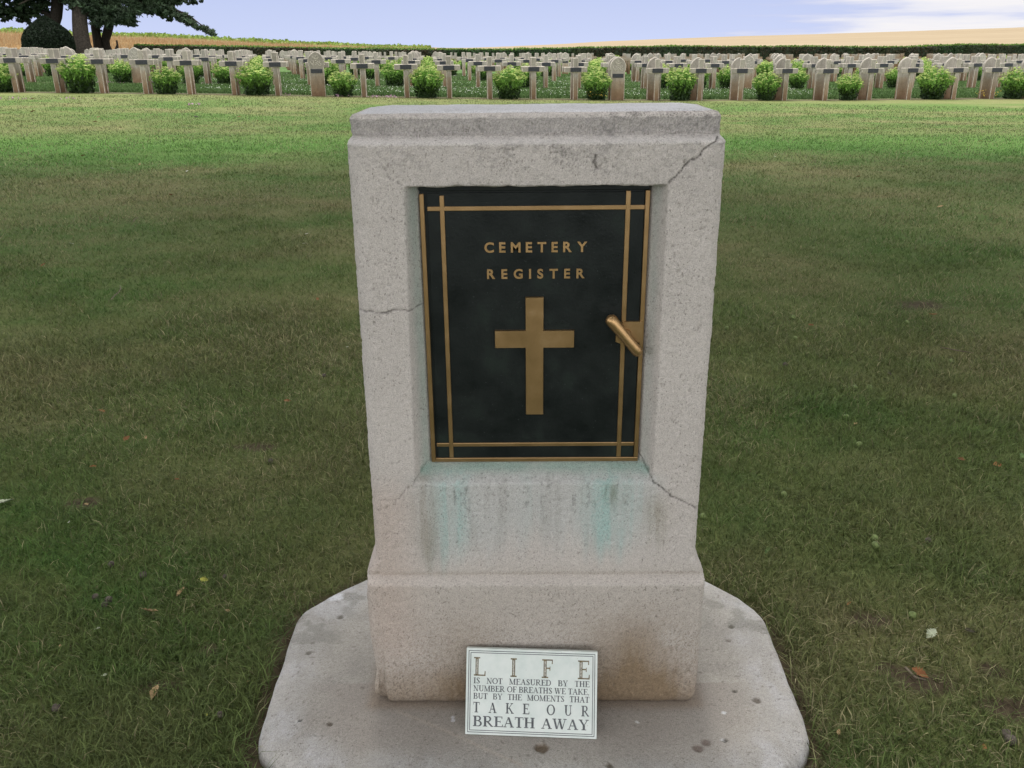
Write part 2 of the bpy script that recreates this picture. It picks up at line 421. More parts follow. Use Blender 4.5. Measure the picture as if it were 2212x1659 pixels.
# ------------------------------------------------------------------ grass blades
def blades(name, P, h, w, lean, straw, seg2=True, wid_label=None):
    n = len(P)
    th = RNG.uniform(0, 2*np.pi, n); ph = RNG.uniform(0, 2*np.pi, n)
    wd = np.stack([np.cos(th), np.sin(th), th*0], -1)*w[:, None]*.5
    ld = np.stack([np.cos(ph), np.sin(ph), th*0], -1)*(h*np.sin(lean))[:, None]
    up = np.stack([th*0, th*0, h*np.cos(lean)], -1)
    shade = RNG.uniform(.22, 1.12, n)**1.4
    if seg2:
        m1 = P + up*.6 + ld*.35; tip = P+up*.95+ld*1.1
        V = np.stack([P-wd, P+wd, m1+wd*.8, m1-wd*.8, tip], 1).reshape(-1, 3)
        b0 = np.arange(n)[:, None]*5
        Fa = np.concatenate([b0+np.array([[0, 1, 2]]), b0+np.array([[0, 2, 3]]), b0+np.array([[3, 2, 4]])], 0)
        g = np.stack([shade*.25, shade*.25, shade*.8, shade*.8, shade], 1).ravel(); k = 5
    else:
        tip = P+up+ld
        V = np.stack([P-wd, P+wd, tip], 1).reshape(-1, 3)
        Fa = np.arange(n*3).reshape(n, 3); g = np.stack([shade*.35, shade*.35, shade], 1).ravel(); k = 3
    C = np.stack([np.repeat(straw, k), g, g*0], -1)
    o = obj(name, npmesh(name, V, Fa, C), None, M_GRASS)
    return o
def scatter_polar(r0, r1, dens0, expo, half=.62):
    """points in the fan the lawn occupies in front of the camera, density falling with distance"""
    rs = np.linspace(r0, r1, 200); pdf = rs*(rs/3.0)**(-expo); cdf = np.cumsum(pdf); tot = float(((pdf[1:]+pdf[:-1])*np.diff(rs)).sum()*.5)*2*half*dens0; cdf /= cdf[-1]
    n = int(tot); r = np.interp(RNG.random(n), cdf, rs); a = RNG.uniform(-half, half, n)
    return CAM[0]+r*np.sin(a), CAM[1]+r*np.cos(a), r
def make_grass(name, r0, r1, dens0, expo, hh, ww, seg2, label, half=.80):
    x, y, r = scatter_polar(r0, r1, dens0, expo, half)
    P3 = np.stack([x, y, x*0], -1)
    so, gr, ne = lawn_masks(x, y); sd = slab_sd(x, y)
    thin = fbm(P3, 7, 3, 31)
    fade = (1-smooth(4.4, 5.6, r)) if seg2 else smooth(4.4, 5.6, r)
    keep = (RNG.random(len(x)) < fade) & (RNG.random(len(x)) > so*.80) & (sd > .012) & (RNG.random(len(x)) < .45+1.1*thin)
    x, y, r, P3 = x[keep], y[keep], r[keep], P3[keep]; thin = thin[keep]
    z = ground(x, y)-.004
    tuft = fbm(P3, 3.0, 3, 8)
    h = (hh*(.55+.9*RNG.random(len(x)))*(.55+.9*tuft))*np.minimum(1.0, .8+.02*r)
    h = h*(1+.7*np.exp(-(sd[keep]/.05)**2))
    w = ww*(.6+.8*RNG.random(len(x)))*np.maximum(1, r/3.2)**.85
    lean = np.clip(RNG.normal(.95, .35, len(x)), .05, 1.45)
    st = fbm(P3, 1.1, 3, 21)
    straw = (RNG.random(len(x)) < np.clip(.10+1.1*(st-.42), .04, .5))*RNG.uniform(.45, 1, len(x))
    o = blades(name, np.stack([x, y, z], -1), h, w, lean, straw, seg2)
    tag(o, label, 'grass', kind='stuff'); return o
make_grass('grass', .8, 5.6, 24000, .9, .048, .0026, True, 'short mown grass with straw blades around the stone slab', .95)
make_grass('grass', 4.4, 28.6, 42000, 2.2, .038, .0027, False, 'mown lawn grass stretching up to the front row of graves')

# ------------------------------------------------------------------ stone pillar
def seg_dist(x, z, pts):
    d = np.full(x.shape, 1e9)
    for (ax, az_), (bx, bz) in zip(pts[:-1], pts[1:]):
        ex, ez = bx-ax, bz-az_; t = np.clip(((x-ax)*ex+(z-az_)*ez)/(ex*ex+ez*ez+1e-12), 0, 1)
        d = np.minimum(d, np.hypot(x-ax-t*ex, z-az_-t*ez))
    return d
def front_pts(l): return [tuple(on_y(x, y, 0)[[0, 2]]) for x, y in l]
CRACKS = [(front_pts([(1557,296),(1547,304),(1535,310),(1522,323),(1510,335),(1500,343),(1488,352),(1480,360),(1462,378),(1447,398)]), .0016, 1.0),
          (front_pts([(766,674),(782,677),(795,673),(812,676),(828,677),(846,673),(870,671),(890,672),(902,668),(918,669)]), .0013, .8),
          (front_pts([(1378,992),(1390,1007),(1402,1022),(1415,1045),(1432,1054),(1450,1070),(1466,1077),(1480,1085),(1494,1092),(1510,1102)]), .0014, .9),
          (front_pts([(938,992),(926,1008),(905,1026),(893,1043),(880,1054),(868,1068),(850,1090),(832,1098),(812,1104)]), .0010, .55),
          (front_pts([(826,360),(834,371),(845,388),(858,395),(873,404)]), .0008, .4),
          (front_pts([(1286,338),(1283,347),(1284,356),(1288,362)]), .0030, 1.0)]
ZT = 1.322
def build_pillar(root):
    zs = np.concatenate([np.arange(0, .322, .003), np.arange(.322, .348, .0012), np.arange(.348, 1.264, .003), np.arange(1.264, 1.288, .0012), np.arange(1.288, ZT-.012, .003), np.linspace(ZT-.012, ZT, 10)])
    nf, nc, ns, nb = 250, 8, 24, 60
    # cross-section parameters by height
    def lin(a0, b0, z0, r0):      # straight bevel with softly eased ends
        t = (z0-a0)/(b0-a0); return np.clip(t, 0, 1)*(1-r0)+smooth(0, 1, t)*r0
    step = lin(1.271, 1.281, zs, 0); bs = lin(.342, .382, zs, .1); bs2 = lin(.3285, .3405, zs, .0)
    a = .376*(1-bs) + (.3535)*bs; a = a*(1-step) + .3455*step
    fr = -.0215*(1-bs2); fr = fr*(1-step) + .021*step
    bk = .285*(1-bs)+.266*bs; bk = bk*(1-step)+.254*step
    r = .010; q = np.clip((zs-(ZT-r))/r, 0, 1); ins = r*(1-np.sqrt(np.clip(1-q*q, 0, 1)))
    # weather rounding at the ledges
    ins = ins + .0015*np.exp(-((zs-1.271)/.002)**2) + .0008*np.exp(-((zs-.328)/.002)**2) + .010*np.exp(-(zs/.012))
    a = a-ins; fr = fr+ins; bk = bk-ins
    cl = np.interp(zs, [0, .36, .40, 1.26, 1.29, ZT], [.012, .016, .018, .044, .030, .026]); cr_ = np.interp(zs, [0, .36, .40, 1.26, 1.29, ZT], [.012, .012, .012, .020, .020, .020])
    rows = []; fm = []
    for zi, z in enumerate(zs):
        A_, f_, b_, c1, c2 = a[zi], fr[zi], bk[zi], cl[zi], cr_[zi]
        xs = np.linspace(-A_+c1, A_-c2, nf); P = [np.stack([xs, np.full(nf, f_)], -1)]
        t = np.linspace(0, 1, nc+2)[1:-1]
        ang = t*np.pi/2; rd = .55
        def corner(cx, sx, y_in, y_dir, c, order):
            # blend of chamfer and round
            ex = np.sin(ang); ey = 1-np.cos(ang)
            px = (1-rd)*t+rd*ex; py = (1-rd)*t+rd*ey
            return np.stack([cx+sx*c*px, y_in+y_dir*c*py], -1)
        P.append(corner(A_-c2, 1, f_, 1, c2, 0))
        ys = np.linspace(f_+c2, b_-.012, ns); P.append(np.stack([np.full(ns, A_), ys], -1))
        xs2 = np.linspace(A_-.012, -A_+.012, nb); P.append(np.stack([xs2, np.full(nb, b_)], -1))
        ys = np.linspace(b_-.012, f_+c1, ns); P.append(np.stack([np.full(ns, -A_), ys], -1))
        P.append(corner(-A_+c1, -1, f_, 1, c1, 0)[::-1])
        p = np.concatenate(P, 0); rows.append(np.concatenate([p, np.full((len(p), 1), z)], 1))
    G = np.stack(rows, 0)     # (nz, nu, 3)
    nz, nu, _ = G.shape
    # recess for the door
    x = G[..., 0]; z = G[..., 2]; isf = np.zeros((nz, nu), bool); isf[:, :nf] = True
    xl = -.246-.012*(1.195-z)/.62; xr = .252
    wob = (fbm(np.stack([x, z, x*0], -1), 40, 3, 4)-.5)
    rl = (x-xl)/(-.2235-xl); rrr = (xr-x)/(xr-.2255)
    rt = (1.1935+.006*wob-z)/.008; rb = (z-(.566+.003*wob))/(.5995-.566)
    rec = np.clip(np.minimum(np.minimum(rl, rrr), np.minimum(rt, rb)), 0, 1.35)
    rec = np.where(rec < 1, rec, rec)
    rec_s = np.where(rec < .12, rec*rec/.24, rec-.06)
    G[..., 1] += np.where(isf, np.clip(rec_s, 0, None)*.052, 0)
    # outward direction
    cen = np.array([0, .13]); nx = np.zeros((nz, nu)); ny = np.zeros((nz, nu))
    idx = np.arange(nu)
    ny[:, :nf] = -1
    def setn(s, e, v0, v1):
        t = np.linspace(0, 1, e-s); vx = v0[0]*(1-t)+v1[0]*t; vy = v0[1]*(1-t)+v1[1]*t; l = np.hypot(vx, vy); nx[:, s:e] = vx/l; ny[:, s:e] = vy/l
    o0 = nf; setn(o0, o0+nc, (.2, -1), (1, -.2)); o0 += nc; setn(o0, o0+ns, (1, 0), (1, 0)); o0 += ns; setn(o0, o0+nb, (0, 1), (0, 1)); o0 += nb; setn(o0, o0+ns, (-1, 0), (-1, 0)); o0 += ns; setn(o0, o0+nc, (-1, -.2), (-.2, -1))
    # displacement
    p3 = G.copy()
    low = fbm(p3, 9, 3, 1)-.5; mid = fbm(p3, 45, 3, 2)-.5; hi = fbm(p3, 190, 2, 3)-.5
    rough = 1+1.2*smooth(.42, 0, z)*0
    rough = 1 + 1.0*(1-smooth(0, .12, z)) + .6*smooth(1.2, 1.3, z)
    disp = .0018*low + .0014*mid*rough + .0024*hi*rough
    # chipped arrises
    edge = np.zeros((nz, nu)); 
    for e0 in (nf-2, nu-nc//2): pass
    cmask = np.zeros((nz, nu)); cmask[:, nf-6:nf+nc+3] = 1; cmask[:, nu-nc-3:] = 1; cmask[:, :6] = 1
    chip = smooth(.66, .84, fbm(p3, 34, 3, 12))*cmask*.5
    disp = disp - .0045*chip*(1+1.5*(1-smooth(.0, .3, z)))
    lowcorner = cmask*(1-smooth(.02, .20, z))*smooth(.42, .6, fbm(p3, 12, 2, 14)); disp -= .014*lowcorner
    crk = np.zeros((nz, nu))
    for pts, w, dk in CRACKS:
        wz = np.stack([x, z, x*0], -1); jx = (fbm(wz, 90, 2, 40)-.5)*.008; jz = (fbm(wz, 90, 2, 41)-.5)*.008
        d = seg_dist(x+jx, z+jz, pts); wv_ = w*(.45+.75*fbm(wz, 30, 2, 42)); crk = np.maximum(crk, np.exp(-(d/wv_)**2)*dk)
    onfront = isf.astype(float); onfront[:, nf:nf+nc] = 1; onfront[:, -nc:] = 1
    crk *= onfront
    disp -= crk*.006
    ndir = np.stack([nx, ny, nx*0], -1)
    G += ndir*disp[..., None]
    # sloping sill wear
    # colours (albedo)
    C = np.zeros((nz, nu, 3)); C[:] = (.525, .488, .465)
    v = fbm(p3, 6, 4, 50); C *= (.93+.16*v)[..., None]
    def blend(c, k): 
        k = np.clip(k, 0, 1)[..., None]; return C*(1-k)+np.array(c)*k
    grit = RNG.random(z.shape); strk = .6*fbm(p3*np.array([1, 1, .10]), 38, 4, 60)+.4*fbm(p3*np.array([1, 1, .08]), 120, 3, 62); blot = fbm(p3, 16, 4, 61)
    # pale bluish wash under the door
    k = smooth(.62, .55, z)*0
    band = (1-smooth(.575, .60, z))*smooth(.355, .47, z+.16*(fbm(p3*np.array([1, 1, .05]), 34, 3, 66)-.5))*onfront
    C = blend((.48, .485, .48), band*(1-smooth(.22, .30, np.abs(x)))*.8)
    def gauss(c0, s): return np.exp(-((x-c0)/s)**2)
    teal = (.36, .50, .48)
    tk = gauss(.165, .052)*band*(.5+.8*strk)*1.2 + gauss(-.178, .040)*band*(.4+.8*strk)*.95 + gauss(-.02, .03)*band*.25*strk
    fs_ = smooth(.38, .62, fbm(p3*np.array([1, 1, .05]), 75, 3, 67)); C = blend(teal, tk*(.55+.5*grit)*(.45+.85*fs_))
    C = blend((.27, .26, .235), smooth(.50, .68, fbm(p3*np.array([1, 1, .05]), 60, 3, 68))*band*(np.abs(x) < .25)*.20*(.5+grit))
    C = blend((.19, .23, .18), gauss(.160, .024)*np.exp(-((z-.545)/.028)**2)*onfront*smooth(.3, .6, strk)*.8)
    C = blend((.24, .22, .17), gauss(-.238, .030)*band*smooth(.25, .65, strk)*.62*(1-smooth(.52, .57, z)*.3))
    C = blend((.27, .24, .18), gauss(.262, .026)*band*smooth(.35, .65, strk)*.55*(1-smooth(.50, .56, z)))
    # dark drip marks below the sill
    dr = smooth(.52, .66, fbm(p3*np.array([1, 1, .16]), 60, 3, 63))*smooth(.46, .60, fbm(p3*np.array([1, 1, .6]), 170, 2, 64))*np.exp(-((z-.545)/.035)**2)*(np.abs(x) < .2)*onfront
    C = blend((.16, .16, .15), dr*(.3+.8*grit)*.8)
    # green rim along the door edges
    sill = np.exp(-((z-.592)/.010)**2)*(np.abs(x) < .245)*onfront
    C = blend((.20, .34, .29), sill*(.35+.9*blot)*.9)
    rv = np.exp(-((x+.232)/.010)**2)*((z > .58) & (z < 1.19))*onfront
    C = blend((.30, .40, .36), rv*(.25+.9*blot)*.8)
    rv = np.exp(-((x-.234)/.008)**2)*((z > .58) & (z < 1.19))*onfront
    C = blend((.33, .41, .385), rv*(.1+.9*blot)*.6)
    # base: brown moss stains
    bz = 1-smooth(.30, .40, z)
    C = blend((.43, .39, .345), bz*.55)
    br = gauss(.22, .10)*(1-smooth(.12, .32, z))*smooth(.25, .55, blot+.25*(1-z/.3)) + (1-smooth(.02, .15, z+.09*(blot-.5)))*.75 + gauss(-.16, .07)*(1-smooth(.1, .33, z))*.55
    C = blend((.255, .19, .125), br*.85*(.55+.8*strk)*(z < .36))
    C = blend((.17, .125, .085), smooth(.55, .98, grit)*(1-smooth(.05, .34, z+.15*(blot-.5)))*.55)
    pk_ = gauss(-.33, .07)*smooth(.05, .2, z)*(1-smooth(.5, .62, z)); C = blend((.49, .40, .35), pk_*.6)
    # dark lichen near the cap
    lic = smooth(.53, .66, fbm(p3*np.array([.5, .5, 1.2]), 150, 3, 70)+.10*(blot-.5)+.16*smooth(1.20, 1.315, z)-.12)
    spk = RNG.random(z.shape); capk = smooth(1.10, 1.31, z)*np.clip(lic*.45+smooth(.60, .95, spk)*.8*smooth(.35, .6, blot+.25*smooth(1.24, 1.31, z)), 0, 1)*(.5+.6*smooth(.35, .6, fbm(p3*np.array([.5, 1, 1.6]), 9, 3, 71)))
    C = blend((.16, .15, .145), capk*.85)
    C = blend((.30, .285, .28), smooth(1.278, 1.284, z)*.62*(z < 1.314)*(.55+.9*spk))
    for bx, s in ((-.10, .012), (.135, .02), (.30, .03)):
        C = blend((.10, .10, .10), np.exp(-((x-bx)/s)**2)*smooth(1.2, 1.29, z)*smooth(.5, .62, fbm(p3, 130, 3, 77))*.45*(z < 1.315))
    # paler ledge edges, darker line above the lower one
    C = blend((.60, .575, .56), np.exp(-((z-1.274)/.006)**2)*.7); C = blend((.56, .52, .49), np.exp(-((z-.334)/.007)**2)*.45*onfront); C = blend((.28, .24, .20), np.exp(-((z-.345)/.005)**2)*.35*onfront*(.5+grit))
    C = blend((.055, .05, .045), np.clip(crk, 0, 1)*(.55+.6*fbm(p3, 55, 2, 99)))
    C = blend((.13, .11, .09), smooth(.80, .87, fbm(p3*np.array([1, 1, .6]), 210, 2, 90))*.4)
    C = blend((.12, .10, .08), np.exp(-(z/.010))*.7)
    # flatten rear grid + top rings
    V = [G.reshape(-1, 3)]; CC = [C.reshape(-1, 3)]
    i = np.arange(nz*nu).reshape(nz, nu); j = np.roll(i, -1, 1)
    Fq = [np.stack([i[:-1], j[:-1], j[1:], i[1:]], -1).reshape(-1, 4)]
    ring = G[-1]; prev = i[-1]; base = nz*nu; NR = 40
    cy = .13
    for k in range(1, NR+1):
        s = 1-k/NR*.999
        rg = ring.copy(); rg[:, 0] = ring[:, 0]*(1-k/NR*.3) if False else ring[:, 0]*s; rg[:, 1] = cy+(ring[:, 1]-cy)*s
        rg[:, 2] = ZT+.0035*min(1, k/4)+.0030*(fbm(rg, 14, 3, 5)-.5)+.0016*(fbm(rg, 120, 2, 6)-.5)
        cur = base+np.arange(nu); base += nu
        Fq.append(np.stack([prev, np.roll(prev, -1), np.roll(cur, -1), cur], -1)); prev = cur
        c = np.zeros((nu, 3)); c[:] = (.56, .56, .59); c *= (.9+.2*fbm(rg, 10, 4, 52))[:, None]; V.append(rg); CC.append(c)  # top face paler and bluer: skylight put into its colour
    me = npmesh('pillar_body', np.concatenate(V), np.concatenate(Fq), np.concatenate(CC), True)
    return obj('pillar_body', me, root, M_PILLAR)
pil = empty('register_pillar', (0, .13, 0))
tag(pil, 'pale cracked limestone pillar holding the dark bronze register door, on an octagonal slab', 'stone pillar', kind='thing')
pb = build_pillar(pil); pb.location = (0, -.13, 0)
# door
DY = .046
door = MB(); door.box(-.2225, .2225, DY+.002, DY+.02, .5995, 1.1865, .002)
door = door.build('door', M_BRONZE, pil); door.location = (0, -.13, 0)
def bar(nm, x0, x1, z0, z1, h=.004, m=None, y=None, bv=.0012):
    mb = MB(); y0 = (DY if y is None else y)-h; mb.box(x0, x1, y0, DY+.006, z0, z1, bv); return mb.build(nm, m or M_BRASS, door)
# raised dark panels of the door
bar('door_panel', -.208, .2125, .6085, 1.1745, .001, M_BRONZE, DY, .0008)
bar('top_rail', -.2225, .2225, 1.1785, 1.188, .004, M_BRONZE)
bar('brass_strip', -.2225, -.2135, .6000, 1.1735, .005)
bar('brass_strip', .2135, .2225, .6096, 1.1775, .0052)
bar('brass_strip', -.2133, .2225, .6000, .6094, .0048)
bar('brass_strip', -.1835, -.1745, .6096, 1.1700, .0044)
bar('brass_strip', .1760, .1855, .6096, 1.1765, .0044)
bar('brass_strip', -.2080, .2133, 1.1400, 1.1490, .0038)
bar('brass_strip', -.2100, .2133, .6360, .6445, .0038)
cx = MB()
cx.add([(x, DY-.007, z) for x, z in [(-.0178,.712),(.0178,.712),(.0178,.8605),(.0805,.8605),(.0805,.8965),(.0178,.8965),(.0178,.9665),(-.0178,.9665),(-.0178,.8965),(-.0805,.8965),(-.0805,.8605),(-.0178,.8605)]]+
       [(x, DY+.004, z) for x, z in [(-.019,.7105),(.019,.7105),(.019,.859),(.082,.859),(.082,.898),(.019,.898),(.019,.968),(-.019,.968),(-.019,.898),(-.082,.898),(-.082,.859),(-.019,.859)]],
       [tuple(range(12))]+[(i, i+12, (i+1) % 12+12, (i+1) % 12) for i in range(12)])
cx.build('cross_emblem', M_BRASS, door)
# lock plate and handle
hp = MB(); hp.prism([(.1655,.872),(.176,.868),(.176,.8705),(.2195,.8705),(.2195,.915),(.1795,.915),(.172,.900),(.1655,.885)], DY-.0075, DY+.004); hp.build('lock_plate', M_BRASS, door)
hs = MB(); hs.tube([(.186, DY+.0, .889), (.186, DY-.020, .889)], [.012, .010], 16); hs.build('handle_spindle', M_BRASS, door, True)
A0, B0 = on_y(1313, 682, .02), on_y(1383, 766, .02)
hm = MB(); pts = []; rad = []
for k in range(15):
    t = (1-math.cos(math.pi*k/14))/2; e = min(t, 1-t); pts.append((A0[0]+(B0[0]-A0[0])*t, .019-.004*math.sin(math.pi*t), A0[2]+(B0[2]-A0[2])*t)); rad.append(.0118*math.sqrt(max(.015, 1-(max(0, 1-e/.10))**2))*(1+.08*math.cos(t*5)))
hm.tube(pts, rad, 14); hm.build('handle', M_BRASSP, door, True)
# raised lettering on the door (built-in font turned into meshes)
def letters(txt, x0, x1, z0, z1, y, matl, parent, nm, offset=.0):
    """letters spread evenly so the centres of first and last reach x0..x1"""
    n = len(txt); pos = []
    for k, ch in enumerate(txt):
        cu = bpy.data.curves.new('glyph', 'FONT'); cu.body = ch; cu.size = 1; cu.extrude = .06; cu.offset = offset; cu.bevel_depth = .0
        ob = bpy.data.objects.new('glyph', cu); col.objects.link(ob)
        dg = bpy.context.evaluated_depsgraph_get(); me = bpy.data.meshes.new_from_object(ob.evaluated_get(dg))
        bpy.data.objects.remove(ob); co = np.array([v.co[:] for v in me.vertices]); pos.append((me, co))
    capH = max(c[:, 1].max() for _, c in pos) ; capL = min(c[:, 1].min() for _, c in pos)
    sc_ = (z1-z0)/(capH-capL)
    wid = [(c[:, 0].max()-c[:, 0].min())*sc_ for _, c in pos]; gap = ((x1-x0)-sum(wid))/(n-1); x = x0
    mb = MB()
    for (me, c), w in zip(pos, wid):
        q = np.stack([(c[:, 0]-c[:, 0].min())*sc_+x, y-(c[:, 2])*sc_, z0+(c[:, 1]-capL)*sc_], -1)
        mb.add(q, [tuple(p.vertices) for p in me.polygons]); x += w+gap; bpy.data.meshes.remove(me)
    return mb.build(nm, matl, parent)
letters('CEMETERY', -.0985, .1035, 1.0575, 1.0785, DY-.002, M_BRASSP, door, 'lettering', .028)
letters('REGISTER', -.0945, .0995, 1.0045, 1.0245, DY-.002, M_BRASSP, door, 'lettering', .028)

# ------------------------------------------------------------------ slab
def build_slab():
    # rings from outline inwards, resampled
    P = SLABN; Q = np.roll(P, -1, 0); pts = []
    per = np.hypot(*(Q-P).T); tot = per.sum(); n = 900
    cum = np.concatenate([[0], np.cumsum(per)]); s = np.linspace(0, tot, n, endpoint=False)
    PP = np.concatenate([P, P[:1]]); ox = np.interp(s, cum, PP[:, 0]); oy = np.interp(s, cum, PP[:, 1])
    for _ in range(5):
        ox = (np.roll(ox, 1)+ox+np.roll(ox, -1))/3; oy = (np.roll(oy, 1)+oy+np.roll(oy, -1))/3
    O = np.stack([ox, oy], -1); nr = np.stack([np.roll(oy, -1)-np.roll(oy, 1), -(np.roll(ox, -1)-np.roll(ox, 1))], -1); nr /= np.hypot(*nr.T)[:, None]
    if ((O-[0, .13])*nr).sum() < 0: nr = -nr
    wob = (fbm(np.concatenate([O, O[:, :1]*0], 1), 14, 3, 3)-.5)*.007
    V = []; Fq = []; C = []; cen = np.array([0, .13])
    prof = [(.003, -.16), (.006, -.09), (.006, -.06), (.005, -.045), (.003, -.032), (-.001, -.020), (-.007, -.010), (-.016, -.0045), (-.03, -.0018)]
    rings = []
    for d, z in prof: rings.append((O+nr*(d+wob[:, None]), np.full(n, z)))
    inner = O+nr*(-.03+wob[:, None])
    NR = 130
    for k in range(1, NR+1):
        q = inner*(1-k/NR*.999)+cen*(k/NR*.999); rings.append((q, np.zeros(n)))
    for q, z in rings:
        p = np.concatenate([q, z[:, None]], 1)
        nzv = fbm(p, 11, 3, 8)-.5; fine = fbm(p, 130, 2, 9)-.5
        zz = z + (.0025*nzv+.0010*fine)*(z > -.05)
        c = np.zeros((n, 3)); c[:] = (.395, .375, .345)
        sd = slab_sd(q[:, 0], q[:, 1])
        def bl(c, colr, k): k = np.clip(k, 0, 1)[:, None]; return c*(1-k)+np.array(colr)*k
        c = c*(.72+.56*fbm(p, 9, 5, 10))[:, None]*(.90+.2*RNG.random((n, 1)))
        c = bl(c, (.315, .285, .258), (1-smooth(-.20, -.06, sd))*.7*(q[:, 1] < .05))
        wl = smooth(.40, .64, fbm(p*np.array([1, .45, 1]), 26, 4, 12)); pale = smooth(-.13, -.035, sd+.12*(fbm(p, 6, 3, 15)-.5))
        c = bl(c, (.50, .495, .505), (.35+.65*wl)*pale*.85*(.6+.6*RNG.random(n)))
        c = bl(c, (.22, .22, .19), smooth(.5, .65, fbm(p, 22, 4, 13))*.5*smooth(-.3, -.05, sd)*(q[:, 1] > .2))
        c = bl(c, (.17, .15, .13), smooth(.80, .86, fbm(p, 110, 2, 14))*.6)
        for hx, hy, hr, cc_, dp in SPOTS:
            d = np.hypot(q[:, 0]-hx, q[:, 1]-hy)/hr; k = 1-smooth(.7, 1.15, d+.5*(fbm(p, 90, 2, 17)-.5)); c = bl(c, cc_, k*.9); zz = zz-dp*k
        # darker brown joint around the pillar foot
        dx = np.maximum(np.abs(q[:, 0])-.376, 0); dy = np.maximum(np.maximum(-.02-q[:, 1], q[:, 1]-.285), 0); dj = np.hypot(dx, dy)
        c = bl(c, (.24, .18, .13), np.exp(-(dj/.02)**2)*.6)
        c = bl(c, (.46, .40, .35), np.exp(-(seg_dist(q[:, 0], q[:, 1], SCR)/.004)**2)*.5)
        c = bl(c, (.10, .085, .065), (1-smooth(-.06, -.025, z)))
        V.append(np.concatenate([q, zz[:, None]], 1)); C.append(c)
    nk = len(V); i = np.arange(nk*n).reshape(nk, n); j = np.roll(i, -1, 1)
    Fq = np.stack([i[:-1], i[1:], j[1:], j[:-1]], -1).reshape(-1, 4)
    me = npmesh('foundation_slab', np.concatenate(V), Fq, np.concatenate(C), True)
    bm = bmesh.new(); bm.from_mesh(me); bmesh.ops.recalc_face_normals(bm, faces=bm.faces); bm.to_mesh(me); bm.free()
    return obj('foundation_slab', me, None, M_SLAB)
def z8(x, y):   # enlarged-view coordinates -> slab top
    X, Y = (950+x*1.0398)*PW/4032, (2050+y*1.0398)*PW/4032; d = ray(X, Y); return CAM+d*(-CAM[2]/d[2])
SPOTS = []
for x, y, r_, c_, dp in [(215,760,.006,(.6,.6,.6),.001),(222,757,.004,(.05,.05,.05),.002),(335,770,.007,(.12,.10,.08),.003),(1868,645,.006,(.10,.09,.08),.003),(1953,680,.010,(.16,.14,.12),.003),(1830,832,.007,(.10,.09,.08),.003),(1822,829,.004,(.65,.65,.65),0),(1828,727,.006,(.65,.66,.68),0),(1498,763,.004,(.62,.62,.62),0),
                       (1138,860,.015,(.16,.12,.085),.006),(800,745,.004,(.62,.62,.66),0),(802,757,.005,(.62,.62,.66),0),(362,288,.020,(.64,.65,.68),0),(345,292,.014,(.62,.63,.66),0),(1855,400,.008,(.14,.13,.11),.003),(1760,840,.012,(.20,.16,.14),.002),(1730,862,.012,(.20,.16,.14),.002),(375,365,.009,(.15,.14,.12),.002),(255,500,.008,(.18,.17,.15),.002),(1395,928,.008,(.15,.13,.1),.003),(1845,455,.007,(.2,.18,.16),.002)]:
    q = z8(x, y); SPOTS.append((q[0], q[1], r_, c_, dp))
SCR = [tuple(z8(x, y)[:2]) for x, y in [(590, 722), (700, 765), (830, 820), (960, 880), (1060, 925)]]
sl = build_slab(); tag(sl, 'worn grey concrete slab with clipped corners under the pillar', 'slab', kind='thing')

# ------------------------------------------------------------------ marble plaque
# corners measured: stands on the slab, leaning on the pillar foot
def pq(X, Y, z=None, yy=None):
    X, Y = X*PW/4032, Y*PW/4032; d = ray(X, Y)
    return CAM+d*((z-CAM[2])/d[2]) if yy is None else CAM+d*((yy-CAM[1])/d[1])
BL, BR_ = pq(1831, 2891, z=.002), pq(2349, 2911, z=.002)
wv = BR_-BL; Wp = float(np.hypot(wv[0], wv[1])); wang = math.atan2(wv[1], wv[0])
# find lean so that the top edge lands on the photographed one
tl = ray(1835*PW/4032, 2551*PW/4032); best = None
for Hq in np.arange(.17, .30, .001):
    for ln in np.arange(0, 1.2, .01):
        p = BL+np.array([-math.sin(wang)*math.sin(ln)*Hq, math.cos(wang)*math.sin(ln)*Hq, math.cos(ln)*Hq])
        d = p-CAM; X = PW/2+F*(d@AR)/(d@AF); Y = PH/2-F*(d@AU)/(d@AF)
        e = (Y-2551*PW/4032)**2*1.0+(p[1]-(-.042))**2*40000
        if best is None or e < best[0]: best = (e, Hq, ln)
Hp, LEAN = best[1], best[2]
pla = empty('marble_plaque', BL, wang, -LEAN); pla.rotation_euler = Euler((-LEAN, 0, wang), 'XYZ')
tag(pla, 'small white marble plaque engraved LIFE leaning against the foot of the pillar', 'plaque')
mb = MB(); mb.box(0, Wp, 0, .014, 0, Hp, .0012); mb.build('marble_tablet', M_MARBLE, pla)
# serif capitals drawn as strokes: unit height 1
T, S = .165, .068
def q4(a, b_, c, d): return [a, b_, c, d]
def stem(x, y0=0, y1=1, w=T): return q4((x-w/2, y0), (x+w/2, y0), (x+w/2, y1), (x-w/2, y1))
def ser(x, y, w=.30): return q4((x-w/2, y), (x+w/2, y), (x+w/2, y+S), (x-w/2, y+S))
def diag(x0, y0, x1, y1, w): return q4((x0-w/2, y0), (x0+w/2, y0), (x1+w/2, y1), (x1-w/2, y1))
def hb(x0, x1, y, h=S): return q4((x0, y), (x1, y), (x1, y+h), (x0, y+h))
def arc(cx, cy, rx, ry, a0, a1, tmax, tmin=S, n=12):
    r = []
    for k in range(n):
        a, b_ = math.radians(a0+(a1-a0)*k/n), math.radians(a0+(a1-a0)*(k+1)/n)
        def pt(t, s): w = (tmin+(tmax-tmin)*abs(math.cos(t))**1.3)/2*s; return (cx+(rx+w)*math.cos(t), cy+(ry+w*min(1, tmin/tmax*2.2))*math.sin(t))
        r.append(q4(pt(a, 1), pt(b_, 1), pt(b_, -1), pt(a, -1)))
    return r
